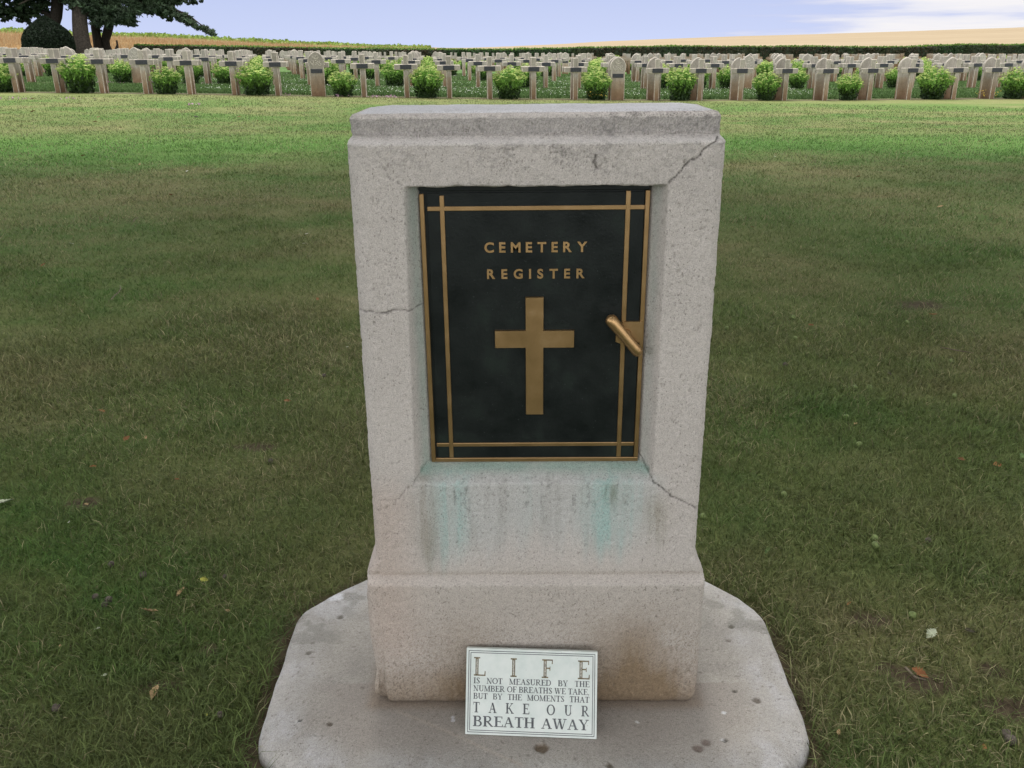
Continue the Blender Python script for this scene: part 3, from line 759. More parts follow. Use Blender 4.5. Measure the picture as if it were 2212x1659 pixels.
def tick(x, y0, y1, w=S): return q4((x-w, y0), (x, y0), (x, y1), (x-w*.6, y1))
GL = {}
GL['I'] = (.36, [stem(.18, S, 1-S), ser(.18, 0, .34), ser(.18, 1-S, .34)])
GL['L'] = (.66, [stem(.18, S, 1-S), ser(.18, 1-S, .34), hb(.01, .62, 0), tick(.66, 0, .26, .07)])
GL['F'] = (.60, [stem(.18, S, 1-S), ser(.18, 0, .36), hb(.01, .58, 1-S), tick(.60, .76, 1, .06), hb(.25, .44, .49), tick(.47, .40, .62, .05)])
GL['E'] = (.66, [stem(.18, S, 1-S), hb(.01, .60, 1-S), hb(.01, .62, 0), tick(.62, .78, 1, .06), tick(.66, 0, .25, .07), hb(.25, .46, .49), tick(.49, .40, .62, .05)])
GL['T'] = (.66, [stem(.33, S, 1-S), ser(.33, 0, .36), hb(.02, .64, 1-S), tick(.07, .76, 1-S, .05), tick(.66, .76, 1-S, .05)])
GL['H'] = (.80, [stem(.17, S, 1-S), stem(.63, S, 1-S), ser(.17, 0, .32), ser(.63, 0, .32), ser(.17, 1-S), ser(.63, 1-S), hb(.24, .56, .48)])
GL['N'] = (.80, [stem(.14, S, 1-S, .06), stem(.66, .02, 1-S, .06), ser(.14, 0, .26), ser(.66, 1-S, .26), ser(.10, 1-S, .2), diag(.62, 0, .14, 1-S*.5, .16)])
GL['M'] = (.98, [stem(.14, S, 1-S, .06), stem(.80, S, 1-S, T), ser(.14, 0, .26), ser(.80, 0, .34), ser(.12, 1-S, .2), ser(.84, 1-S, .26), diag(.46, .04, .17, 1-S, .14), diag(.46, .0, .76, 1-S, .06)])
GL['A'] = (.78, [diag(.12, S, .37, .97, .055), diag(.63, S, .37, .97, .15), ser(.12, 0, .24), ser(.64, 0, .30), hb(.20, .52, .33)])
GL['W'] = (1.06, [diag(.32, .02, .14, 1-S, .14), diag(.34, .0, .52, 1-S, .05), diag(.70, .02, .52, 1-S, .14), diag(.72, 0, .92, 1-S, .05), ser(.14, 1-S, .28), ser(.52, 1-S, .26), ser(.92, 1-S, .24)])
GL['Y'] = (.76, [stem(.38, S, .46), diag(.38, .42, .14, 1-S, .14), diag(.38, .42, .62, 1-S, .055), ser(.38, 0, .34), ser(.14, 1-S, .28), ser(.62, 1-S, .24)])
GL['K'] = (.80, [stem(.17, S, 1-S), ser(.17, 0, .32), ser(.17, 1-S), diag(.27, .45, .62, 1-S, .06), diag(.66, S, .34, .56, .15), ser(.62, 1-S, .24), ser(.68, 0, .28)])
GL['U'] = (.78, [stem(.17, .30, 1-S), stem(.62, .30, 1-S, .06), ser(.17, 1-S), ser(.62, 1-S, .24)]+arc(.395, .31, .225, .28, 180, 360, .12))
GL['O'] = (.84, arc(.42, .5, .335, .475, 0, 360, .15, S, 22))
GL['D'] = (.80, [stem(.17, S, 1-S), hb(.01, .38, 0), hb(.01, .38, 1-S)]+arc(.36, .5, .33, .475, -90, 90, .15))
GL['B'] = (.70, [stem(.17, S, 1-S), hb(.01, .38, 0), hb(.01, .38, 1-S), hb(.22, .38, .50)]+arc(.36, .76, .18, .215, -90, 90, .13)+arc(.38, .27, .22, .245, -90, 90, .14))
GL['R'] = (.78, [stem(.17, S, 1-S), ser(.17, 0, .32), hb(.01, .38, 1-S), hb(.22, .38, .46), diag(.64, S, .34, .48, .15), ser(.68, 0, .20)]+arc(.36, .735, .19, .24, -90, 90, .13))
GL['S'] = (.58, arc(.29, .735, .17, .24, 20, 200, .11, S, 9)+[q4((.10, .66), (.22, .76), (.50, .36), (.38, .24))]+arc(.29, .265, .19, .24, 200, 380, .12, S, 9)+[tick(.51, .72, .97, .04), tick(.10, .03, .28, .04)])
GL[','] = (.24, [q4((.06, 0), (.18, 0), (.18, .12), (.06, .12)), q4((.12, 0), (.18, 0), (.10, -.16), (.06, -.16))])
def poly_raise(mb, pts, y, h):
    n = len(pts); area = sum(pts[i][0]*pts[(i+1) % n][1]-pts[(i+1) % n][0]*pts[i][1] for i in range(n))
    if area < 0: pts = pts[::-1]
    mb.prism(pts, y-h, y+.0004)
def text_line(words, x0, x1, z0, h, y, matl, wgap=None, lsp=.03):
    """letters justified between x0 and x1: word gap in cap heights, or (None) letters spread out"""
    n = sum(len(w) for w in words); raw = sum(GL[c][0] for w in words for c in w)
    if wgap is None:
        sx = h*.98; lg = (x1-x0-raw*sx)/(sum(len(w)-1 for w in words)+1.9*(len(words)-1)); wg = 1.9*lg
    else:
        lg = lsp*h; wg = wgap*h; sx = (x1-x0-wg*(len(words)-1)-lg*(n-len(words)))/raw
    x = x0; k = 0
    for w in words:
        mb = MB()
        for c in w:
            if wgap is None: mb = MB()
            for poly in GL[c][1]:
                k += 1; poly_raise(mb, [(x+px*sx, z0+pz*h) for px, pz in poly], y, .0003+.00001*(k % 23))
            if wgap is None: mb.build('letter', matl, pla)
            x += GL[c][0]*sx+lg
        if wgap is not None: mb.build('word', matl, pla)
        x += wg-lg
def U(v): return v*Wp/1640.     # enlarged-view units to metres
def ZV(y): return Hp*(1-(y-0)/1082.)
X0, X1 = U(95), U(1545)
text_line(['LIFE'], X0, X1, ZV(345), ZV(112)-ZV(345), 0, M_GOLD)
h_ = ZV(112)-ZV(345); sx_ = h_*.98; g_ = (X1-X0-sum(GL[c][0]*sx_ for c in 'LIFE'))/3; x_ = X0
for c in 'LIFE':
    mb = MB(); poly_raise(mb, [(x_+px*sx_, ZV(345)+pz*h_) for px, pz in stem(.18, .09, .90, .062)], 0, .0007); x_ += GL[c][0]*sx_+g_
    mb.build('letter_fill', M_GILTW, pla)
text_line(['IS', 'NOT', 'MEASURED', 'BY', 'THE'], X0, X1, ZV(441), ZV(368)-ZV(441), 0, M_INK, 1.15)
text_line(['NUMBER', 'OF', 'BREATHS', 'WE', 'TAKE,'], X0, X1, ZV(538), ZV(465)-ZV(538), 0, M_INK, .38)
text_line(['BUT', 'BY', 'THE', 'MOMENTS', 'THAT'], X0, X1, ZV(634), ZV(561)-ZV(634), 0, M_INK, .90)
text_line(['TAKE', 'OUR'], X0, X1, ZV(804), ZV(674)-ZV(804), 0, M_INK)
text_line(['BREATH', 'AWAY'], X0, X1, ZV(976), ZV(846)-ZV(976), 0, M_INK, .62, .05)
print('PLAQUE', Wp, Hp, LEAN)
for k, ins_ in enumerate((28, 52, 60)):
    wln = (8, 8, 3)[k]; mb = MB(); a_ = U(ins_); b_ = U(ins_+wln)
    for (x0, x1, z0, z1) in [(a_, Wp-a_, a_, b_), (a_, Wp-a_, Hp-b_, Hp-a_), (a_, b_, b_, Hp-b_), (Wp-b_, Wp-a_, b_, Hp-b_)]: mb.box(x0, x1, -.0003, .0004, z0, z1)
    if k < 2: mb.build('border_line', M_INK, pla)

# ------------------------------------------------------------------ graves
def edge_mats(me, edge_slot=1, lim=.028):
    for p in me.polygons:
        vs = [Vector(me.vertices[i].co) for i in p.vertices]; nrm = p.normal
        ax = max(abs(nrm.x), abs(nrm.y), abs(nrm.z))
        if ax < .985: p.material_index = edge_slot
def cross_meshes():
    p = MB()
    # post in two lengths with softened arrises, slightly tapering
    p.box(-.078, .078, -.050, .050, -.10, 1.215, .017)
    a = MB(); a.box(-.350, .350, -.072, .046, .80, .955, .017)
    pl_ = MB(); pl_.box(-.168, .168, -.080, -.066, .812, .944, .003)
    pl_.box(-.12, .12, -.0810, -.0795, .885, .895); pl_.box(-.13, .10, -.0810, -.0795, .86, .868); pl_.box(-.09, .12, -.0810, -.0795, .835, .842)
    return p.mesh('post'), a.mesh('crossbar'), pl_.mesh('name_plate')
def stele_outline():
    pts = [(-.215, -.10), (.215, -.10), (.218, .84), (.248, .885), (.240, .93), (.250, .96)]
    for k in range(11):
        t = k/10; pts.append((.248*math.cos(t*math.pi/2)**.85 if k < 10 else 0.0, .97+.25*math.sin(t*math.pi/2)**1.05 + .05*t**4))
    L_ = [(-x, z) for x, z in pts[2:-1]][::-1]
    return pts+L_
def stele_meshes():
    s = MB(); s.prism(stele_outline(), -.05, .05)
    me = s.mesh('stone'); bm = bmesh.new(); bm.from_mesh(me)
    bmesh.ops.bevel(bm, geom=[e for e in bm.edges if abs(e.verts[0].co.y-e.verts[1].co.y) < 1e-5], offset=.016, segments=1, affect='EDGES'); bm.to_mesh(me); bm.free()
    pl_ = MB(); pl_.box(-.170, .170, -.062, -.045, .66, .775, .003)
    r = MB()
    def st(pts, w=.008): r.tube([(x, -.052, z) for x, z in pts], w, 6)
    st([(-.085+.0, 1.13), (-.07, 1.085), (-.02, 1.055), (.04, 1.06), (.085, 1.10)], .008)   # crescent
    st([(-.055, 1.115), (-.03, 1.085), (.0, 1.075), (.04, 1.085)], .006)
    for k in range(5):
        a_ = math.radians(90+72*k); st([(.0, 1.135), (.022*math.cos(a_), 1.135+.022*math.sin(a_))], .006)
    st([(-.16, .99), (-.15, .95), (-.10, .925), (-.07, .95), (-.04, .93), (0, .955), (.03, .925), (.08, .94), (.09, .985), (.12, .93), (.16, .91)])
    st([(-.13, .915), (-.09, .885), (-.05, .905)]); st([(.06, .90), (.10, .875), (.155, .885)]); st([(-.02, 1.0), (.02, 1.015)]); st([(.05, 1.0), (.06, .96)]); st([(-.09, 1.01), (-.06, .985), (-.085, .97)]); st([(.12, 1.01), (.125, .97)]); st([(-.02, .90), (.01, .885)])
    return me, pl_.mesh('name_plate'), r.mesh('relief_carving')
CM = cross_meshes(); SM = stele_meshes()
M_RELIEF = plain('carved stone relief', (.56, .52, .46), .9, .1, 30)
M_EDGE = plain('worn arris with painted light', (.47, .425, .365), .9, .25, 12)  # paler bevel faces: wear plus light caught on the edges, put into colour
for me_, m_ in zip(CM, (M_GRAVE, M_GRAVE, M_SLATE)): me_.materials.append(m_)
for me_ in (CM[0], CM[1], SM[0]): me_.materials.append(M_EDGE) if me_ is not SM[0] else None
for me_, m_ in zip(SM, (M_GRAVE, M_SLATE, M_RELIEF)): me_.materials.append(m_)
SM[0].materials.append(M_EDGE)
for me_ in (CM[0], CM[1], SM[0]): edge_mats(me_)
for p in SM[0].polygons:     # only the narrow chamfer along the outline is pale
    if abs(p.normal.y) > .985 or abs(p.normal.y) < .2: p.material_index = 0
proto_cross = empty('grave_cross', (0, 0, 0))
for me_, nm in zip(CM, ('post', 'crossbar', 'name_plate')): obj(nm, me_, proto_cross)
proto_stele = empty('headstone', (0, 0, 0))
for me_, nm in zip(SM, ('stone', 'name_plate', 'relief_carving')): obj(nm, me_, proto_stele)
# merged mesh of a cross for the far mass
used = {'c': False, 's': False}
def place(kind, x, y, rz):
    src = proto_cross if kind == 'c' else proto_stele
    z = gz(x, y)
    if not used[kind]:
        used[kind] = True; src.location = (x, y, z); src.rotation_euler = (0, 0, rz); return src
    return copy_tree(src, (x, y, z), rz)
FRONTX = [67,240,407,582,753,928,1099,1256,1432,1600,1767,1932,2098,2265,2432,2587,2754,2913,3092,3246,3417,3576,3746,3901]
# lateral offsets of the columns from the measured front row
def row_pt(px, Dk):
    d = ray(px*PW/4032, 212); d = d[:2]
    # intersect with line t = Dk
    t = Dk/(d@VPD); return (d@ROWD)*t
cols = [row_pt(p, D1) for p in FRONTX]
sp_ = (cols[-1]-cols[0])/(len(cols)-1)
allc = {}
for k in range(-40, 64):
    allc[k] = cols[k] if 0 <= k < 24 else (cols[0]+k*sp_ if k < 0 else cols[-1]+(k-23)*sp_)
steles_front = {7: 1, 14: 1}
back_stele_front = set(range(14, 30))
rnd = random.Random(5)
far_items = []; ncross = 0
crosses = []; NEEDTERRAIN = True
def world(s, t): return CAM[0]+s*ROWD[0]+t*VPD[0], CAM[1]+s*ROWD[1]+t*VPD[1]
MARK = []
for ri, kk in enumerate(ROWK):
    t = D1*kk; vis = [k for k in allc if -0.50 < allc[k]/t < .71]
    vis.sort()
    for n, k in enumerate(vis):
        if ri > 0 and rnd.random() < .05: continue
        s = allc[k]+rnd.uniform(-.03, .03); px = 0
        if ri == 0: fk = 's' if k in steles_front else 'c'; bk_ = 's' if k in back_stele_front else 'c'
        else: fk = 's' if rnd.random() < .05 else 'c'; bk_ = 's' if rnd.random() < .12 else 'c'
        if ri == 0 and k == 7: bk_ = 'c'
        MARK.append((ri, n+1, 'f', fk, *world(s, t+rnd.uniform(-.04, .04)))); MARK.append((ri, n+1, 'b', bk_, *world(s+rnd.uniform(-.02, .02), t+.36)))
ROWN = ['front row', 'second row', 'third row', 'fourth row', 'fifth row', 'sixth row', 'seventh row', 'last row']
nc_ = 0; far = []
for (ri, n, side, kd, x, y) in MARK:
    rz = ROWANG + (math.pi if side == 'b' else 0)+rnd.uniform(-.03, .03)
    if kd == 'c':
        if nc_ >= 300: far.append((x, y, rz)); continue
        nc_ += 1
        o = place('c', x, y, rz); o.name = 'grave_cross'
        if side == 'f': lb = f'stone cross with dark name plate, {ordinal(n)} from the pine tree end of the {ROWN[ri]}'
        else: lb = f'stone cross backing onto the {ordinal(n)} grave from the pine tree end, {ROWN[ri]}'
        tag(o, lb, 'grave cross', 'stone crosses in the cemetery rows')
    else:
        o = place('s', x, y, rz)
        if side == 'f': lb = f'pointed headstone with carved crescent, {ordinal(n)} grave from the pine tree end, {ROWN[ri]}'
        else: lb = f'pointed headstone backing onto the {ordinal(n)} grave from the pine tree end, {ROWN[ri]}'
        o.name = 'headstone'; tag(o, lb, 'headstone', 'pointed headstones in the cemetery rows')
fm_ = MB()
for x, y, rz in far:
    z = gz(x, y); c_, s_ = math.cos(rz), math.sin(rz)
    for (x0, x1, y0, y1, z0, z1) in ((-.074, .074, -.05, .05, 0, .80), (-.350, .350, -.066, .046, .80, .955), (-.074, .074, -.05, .05, .955, 1.215)):
        vs = [(a_, b__, cc) for cc in (z0, z1) for a_, b__ in ((x0, y0), (x1, y0), (x1, y1), (x0, y1))]
        fm_.add([(x+a_*c_-b__*s_, y+a_*s_+b__*c_, z+cc) for a_, b__, cc in vs], [(0,3,2,1),(4,5,6,7),(0,1,5,4),(1,2,6,5),(2,3,7,6),(3,0,4,7)])
o = fm_.build('distant_grave_crosses', M_GRAVE); tag(o, 'mass of small stone crosses in the farthest rows before the hedge', 'grave crosses', kind='stuff')

# ------------------------------------------------------------------ leaf cloud helper
def leaf_cloud(P, nrm, size, colr, elong=1.6):
    """one quad (diamond) per point; colr (n,3)"""
    n = len(P); a = RNG.normal(size=(n, 3)); a /= np.linalg.norm(a, axis=1)[:, None]
    if nrm is not None: a = a*.7+nrm*.6; a /= np.linalg.norm(a, axis=1)[:, None]
    b = RNG.normal(size=(n, 3)); u = np.cross(a, b); u /= np.linalg.norm(u, axis=1)[:, None]; v = np.cross(a, u)
    s = np.asarray(size).reshape(-1, 1)*RNG.uniform(.6, 1.3, (n, 1)); u = u*s*elong*.5; v = v*s*.5
    V = np.stack([P-u, P+v, P+u, P-v], 1).reshape(-1, 3); Fq = np.arange(4*n).reshape(n, 4)
    return V, Fq, np.repeat(colr, 4, 0)
# ------------------------------------------------------------------ shrubs between the graves
def shrub_variant(seed):
    rg = np.random.default_rng(seed)
    # stems fan out; leaves along them; flat flower heads at the tips
    ns = 130; az_ = rg.uniform(0, 2*np.pi, ns); tilt = np.sqrt(rg.random(ns))*.74; ln = (.70+.12*rg.random(ns))*(1-.16*(tilt/.74)**2)
    base = np.stack([.13*np.cos(az_)*tilt, .13*np.sin(az_)*tilt, 0*az_], -1)
    dr = np.stack([np.cos(az_)*np.sin(tilt), np.sin(az_)*np.sin(tilt), np.cos(tilt)], -1)
    tips = base+dr*ln[:, None]
    lp = []; lc = []
    for q in range(26):
        t = .10+.86*(q/26)+rg.uniform(-.02, .02, ns)
        p = base+dr*(ln*t)[:, None]+rg.normal(size=(ns, 3))*.030; lp.append(p)
        g = np.clip(t, 0, 1)[:, None]; c = (1-g)*np.array([.024, .055, .015])+g**1.1*np.array([.20, .39, .07]); lc.append(c*rg.uniform(.65, 1.3, (ns, 1)))  # leaves darken toward the base: shade put into their colour
    # drooping skirt to the ground
    k = 420; a2 = rg.uniform(0, 2*np.pi, k); rr_ = .30+.14*rg.random(k); zz_ = rg.random(k)**1.2*.35; rr_ = rr_*(.75+.6*zz_)
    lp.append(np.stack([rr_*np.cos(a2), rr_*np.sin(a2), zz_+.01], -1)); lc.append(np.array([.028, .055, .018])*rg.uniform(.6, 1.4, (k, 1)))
    P = np.concatenate(lp); C = np.concatenate(lc); P[:, 2] = np.maximum(P[:, 2], .01)
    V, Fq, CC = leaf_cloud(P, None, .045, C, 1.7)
    m1 = npmesh('foliage', V, Fq, CC)
    hp_, hc = [], []
    for i in range(ns):
        nfl = 30; a3 = rg.uniform(0, 2*np.pi, nfl); r3 = np.sqrt(rg.random(nfl))*.045
        p = tips[i]+np.stack([r3*np.cos(a3), r3*np.sin(a3), .018*(1-(r3/.045)**2)], -1); hp_.append(p); hc.append(np.array([.58, .68, .25])*rg.uniform(.6, 1.15, (nfl, 1))*(.75+.5*rg.random()))
    V, Fq, CC = leaf_cloud(np.concatenate(hp_), np.array([0, 0, 1.]), .020, np.concatenate(hc), 1.0)
    m2 = npmesh('flower_heads', V, Fq, CC)
    m1.materials.append(M_LEAF); m2.materials.append(M_LEAF)
    return m1, m2
SV = [shrub_variant(s) for s in (1, 2, 3, 4)]
gapf = [0, 2, 4, 6, 8, 10, 12]
shr = []
def gap_s(k): return (allc[k]+allc[k+1])/2
px_front = [12, 178, 362, 556, 742, 922, 1100, 1288, 1470, 1655, 1832, 2014, 2192]
for px in px_front: shr.append((0, row_pt(px*4032/PW, D1+.1), D1+.12))
for ri, kk in enumerate(ROWK[1:], 1):
    ks = [k for k in allc if k+1 in allc and -0.50 < allc[k]/(D1*kk) < .71]
    for k in ks:
        pr = .95 if (k % 2 == 0) == (ri % 2 == 1) else .22
        if ri > 4: pr *= .8
        if rnd.random() < pr: shr.append((ri, gap_s(k)+rnd.uniform(-.08, .08), D1*kk+.15))
protos = []
cnt = {}
for n, (ri, s, t) in enumerate(sorted(shr)):
    x, y = world(s, t); v = SV[rnd.randrange(4)]; h = rnd.uniform(.80, 1.10)*(1.0 if ri else 1.02)
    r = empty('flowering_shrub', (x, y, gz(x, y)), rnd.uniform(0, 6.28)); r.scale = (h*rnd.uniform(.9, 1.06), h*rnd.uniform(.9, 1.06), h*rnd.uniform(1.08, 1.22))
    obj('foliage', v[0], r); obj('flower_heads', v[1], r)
    cnt[ri] = cnt.get(ri, 0)+1
    tag(r, f'green shrub with pale yellow heads, {ordinal(cnt[ri])} shrub from the pine tree end, {ROWN[ri]}', 'shrub', 'flowering shrubs between the graves')

# ------------------------------------------------------------------ small flowers and bed grass
def flower_mass(name, pts, colr, size, h, label, cat='flowers'):
    P = np.array(pts); V, Fq, CC = leaf_cloud(P+np.array([0, 0, h])*RNG.uniform(.4, 1.1, (len(P), 1)), np.array([0, 0, 1.]), size, np.tile(colr, (len(P), 1))*RNG.uniform(.8, 1.1, (len(P), 1)), 1.0)
    o = obj(name, npmesh(name, V, Fq, CC), None, M_LEAF); tag(o, label, cat, kind='stuff')
def pts_area(n, s0, s1, t0, t1, seed):
    q = np.random.default_rng(seed); out = []
    s = q.uniform(s0, s1, n); t = q.uniform(t0, t1, n); x, y = CAM[0]+s*ROWD[0]+t*VPD[0], CAM[1]+s*ROWD[1]+t*VPD[1]
    k = fbm(np.stack([x, y, x*0], -1), .8, 2, seed) > .44
    x, y = x[k], y[k]; return np.stack([x, y, ground(x, y)], -1)
flower_mass('white_clover', np.concatenate([pts_area(2600, -8, 14, D1*1.02+1.2, D1*1.25, 1), pts_area(1600, -14, 10, D1*1.30+.8, D1*1.5, 2), pts_area(900, -12, 20, D1*1.55, D1*1.75, 3)]), (.66, .68, .60), .030, .10, 'small white flowers sprinkled over the grass between grave rows')
flower_mass('pink_clover', np.concatenate([pts_area(160, -4.5, -1, D1-.5, D1+.1, 4), pts_area(60, -12, -9, D1-3.6, D1-3.2, 5), pts_area(50, -6, -5, D1-5, D1-4.7, 6), pts_area(120, -13, -8, D1*1.25, D1*1.28, 7)]), (.45, .28, .38), .05, .06, 'small pink flowers at the foot of the front graves')
def yellow(px, n, seed):
    s = row_pt(px*4032/PW, D1); return pts_area(n, s-.35, s+.35, D1-.25, D1+.1, seed)
flower_mass('yellow_flowers', np.concatenate([yellow(1291, 30, 11), yellow(2130, 40, 12)]), (.62, .45, .08), .035, .26, 'little yellow flowers among the front graves')
def bed_grass():
    n = 260000; q = RNG; t = D1+.6+(q.random(n)**1.25)*28; s = q.uniform(-.50, .74, n)*t
    x, y = CAM[0]+s*ROWD[0]+t*VPD[0], CAM[1]+s*ROWD[1]+t*VPD[1]
    so, gr, ne = lawn_masks(x, y); k = q.random(n) > so*1.1; x, y, t = x[k], y[k], t[k]; m_ = len(x)
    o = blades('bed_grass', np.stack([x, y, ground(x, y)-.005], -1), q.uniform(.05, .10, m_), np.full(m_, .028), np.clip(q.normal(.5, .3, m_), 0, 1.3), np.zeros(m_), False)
    o.data.materials.clear(); mm, nt, b = mat('fresh grass')
    sa = N(nt, 'ShaderNodeSeparateColor'); L(nt, attr(nt), sa.inputs[0])
    c = ramp(nt, noise(nt, 1.2, 4, .6), [(.3, (.06, .13, .03)), (.7, (.13, .20, .065))]); c = mix(nt, c, ramp(nt, sa.outputs[1], [(0, .4), (1, 1.3)]), 1, 'MULTIPLY')
    L(nt, c, b.inputs['Base Color']); b.inputs['Roughness'].default_value = .7
    o.data.materials.append(mm); tag(o, 'fresh green grass strips between the rows of graves', 'grass', kind='stuff')
bed_grass()

# ------------------------------------------------------------------ hedge
def hedge(name, px0, px1, dist_t, tops, label, seed):
    """clipped hedge along the row direction; tops = [(px, y)] measured upper edge"""
    s0, s1 = None, None
    rows = []
    def s_at(px):
        d = ray(px, 104)[:2]; t = dist_t/(d@VPD); return (d@ROWD)*t, t
    S0, S1 = s_at(px0)[0], s_at(px1)[0]; n = int((S1-S0)/.25)
    tp = []
    for px, yy in tops:
        s_, t_ = s_at(px); p = ray(px, yy); tp.append((s_, CAM[2]+p[2]*t_))
    tp = np.array(tp); ss = np.linspace(S0, S1, n)
    zt = np.interp(ss, tp[:, 0], tp[:, 1])-(.0 if seed == 3 else .09)+.06*(fbm(np.stack([ss, ss*0, ss*0], -1), .8, 3, seed)-.5)
    V = []; X0_, Y0_ = world(ss, dist_t); g0 = ground(X0_, Y0_)
    prof = [(0, -.1), (-.04, .35), (-.03, .7), (0, 1.0), (.5, 1.02), (1.0, 1.0), (1.02, .5), (1.0, -.1)]
    for dt, hz in prof:
        x, y = world(ss, dist_t+dt+.14*(fbm(np.stack([ss, ss*0+hz*3, ss*0+dt], -1), 1.6, 3, seed)-.5)); V.append(np.stack([x, y, g0+(zt-g0)*hz], -1))
    V = np.array(V); k_, m_ = V.shape[:2]; i = np.arange(k_*m_).reshape(k_, m_)
    Fq = np.stack([i[:-1, :-1], i[:-1, 1:], i[1:, 1:], i[1:, :-1]], -1).reshape(-1, 4)
    Cc = np.tile(np.array([.018, .030, .012]), (k_*m_, 1))
    root = empty(name, (*world((S0+S1)/2, dist_t), 0)); off = -np.array(root.location)
    VV = V.reshape(-1, 3)+off
    # leaves over the front and the top
    nl = int((S1-S0)*330); s = RNG.uniform(S0, S1, nl); ztl = np.interp(s, ss, zt); gl = np.interp(s, ss, g0); front = RNG.random(nl) < .62
    hz = np.where(front, RNG.random(nl), 1.0); dt = np.where(front, -.05, RNG.random(nl)*1.0)
    x, y = world(s, dist_t+dt+RNG.normal(0, .05, nl)); shoot = RNG.random(nl)**3*.11*(~front)*(.4+1.2*fbm(np.stack([s, s*0, s*0], -1), .35, 2, seed+4))
    P = np.stack([x, y, gl+(ztl-gl)*hz+shoot+.02], -1)+off
    patch = fbm(np.stack([s, hz*.5, s*0], -1), .25, 3, seed+9)[:, None]
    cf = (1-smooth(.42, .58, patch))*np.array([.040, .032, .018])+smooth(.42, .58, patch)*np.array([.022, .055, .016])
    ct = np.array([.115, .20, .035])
    cl_ = np.where(front[:, None], cf*(.5+.9*hz[:, None]), ct)*RNG.uniform(.6, 1.4, (nl, 1))  # dark front, bright top: light from above put into the leaf colour
    LV, LF, LC = leaf_cloud(P, None, .13, cl_, 1.5)
    obj('hedge_body', npmesh('hedge_body', VV, Fq, Cc), root, M_LEAF)
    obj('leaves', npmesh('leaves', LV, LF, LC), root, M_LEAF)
    tag(root, label, 'hedge')
HD = 88.0
hedge('clipped_hedge', 289, 1636, HD, [(287,98.5),(450,101),(660,104.5),(900,108),(1100,108),(1250,104.5),(1450,101),(1640,102)], 'long clipped hedge behind the graves starting at the fence post', 3)
hedge('clipped_hedge', 1642, 2420, HD+.4, [(1642,99.5),(1760,99),(1880,101.5),(1960,100),(2080,95.5),(2212,96),(2420,95)], 'clipped hedge stretch with paler top below the rising wheat field', 8)

# rank dry grass behind the hedge and the crop edge on the skyline
def tall_grass():
    n = 26000; a_ = RNG.uniform(-80, 1010, n); dist = RNG.uniform(94, 176, n); 
    d = np.array([ray(q, 104) for q in a_[:1]])
    px = a_; fx = AF[0]*F+AR[0]*(px-PW/2)+AU[0]*(PH/2-104); fy = AF[1]*F+AR[1]*(px-PW/2)+AU[1]*(PH/2-104); l = np.hypot(fx, fy)
    x = CAM[0]+fx/l*dist; y = CAM[1]+fy/l*dist; z = ground(x, y)
    k = RNG.random(n); cc_ = np.array([.26, .15, .065])*(1-k[:, None])+np.array([.38, .29, .16])*k[:, None]
    h = RNG.uniform(.35, .85, n)*(.5+fbm(np.stack([x, y, x*0], -1), .12, 2, 3)); w = RNG.uniform(.05, .12, n)
    th = RNG.uniform(0, np.pi, n); wd = np.stack([np.cos(th)*w, np.sin(th)*w*.3, th*0], -1)/2; P = np.stack([x, y, z-.05], -1)
    tip = P+np.stack([RNG.normal(0, .12, n), RNG.normal(0, .12, n), h], -1)
    V = np.stack([P-wd, P+wd, tip], 1).reshape(-1, 3); o = obj('dry_tall_grass', npmesh('dry_tall_grass', V, np.arange(3*n).reshape(n, 3), np.repeat(cc_, 3, 0)), None, M_LEAF)
    tag(o, 'golden brown tall dry grass behind the hedge at the left', 'tall grass', kind='stuff')
    n = 9000; px = RNG.uniform(-80, 930, n); dist = RNG.uniform(196, 238, n)
    fx = AF[0]*F+AR[0]*(px-PW/2)+AU[0]*(PH/2-104); fy = AF[1]*F+AR[1]*(px-PW/2)+AU[1]*(PH/2-104); l = np.hypot(fx, fy)
    x = CAM[0]+fx/l*dist; y = CAM[1]+fy/l*dist; z = ground(x, y)+RNG.random(n)**2*1.0*fbm(np.stack([x, y, x*0], -1), .2, 2, 7)
    V, Fq, CC = leaf_cloud(np.stack([x, y, z], -1), None, .6, np.array([.20, .28, .06])*RNG.uniform(.5, 1.3, (n, 1)), 1.3)
    o = obj('green_crop', npmesh('green_crop', V, Fq, CC), None, M_LEAF); tag(o, 'bright green crop along the rise at the left skyline', 'crop', kind='stuff')
tall_grass()

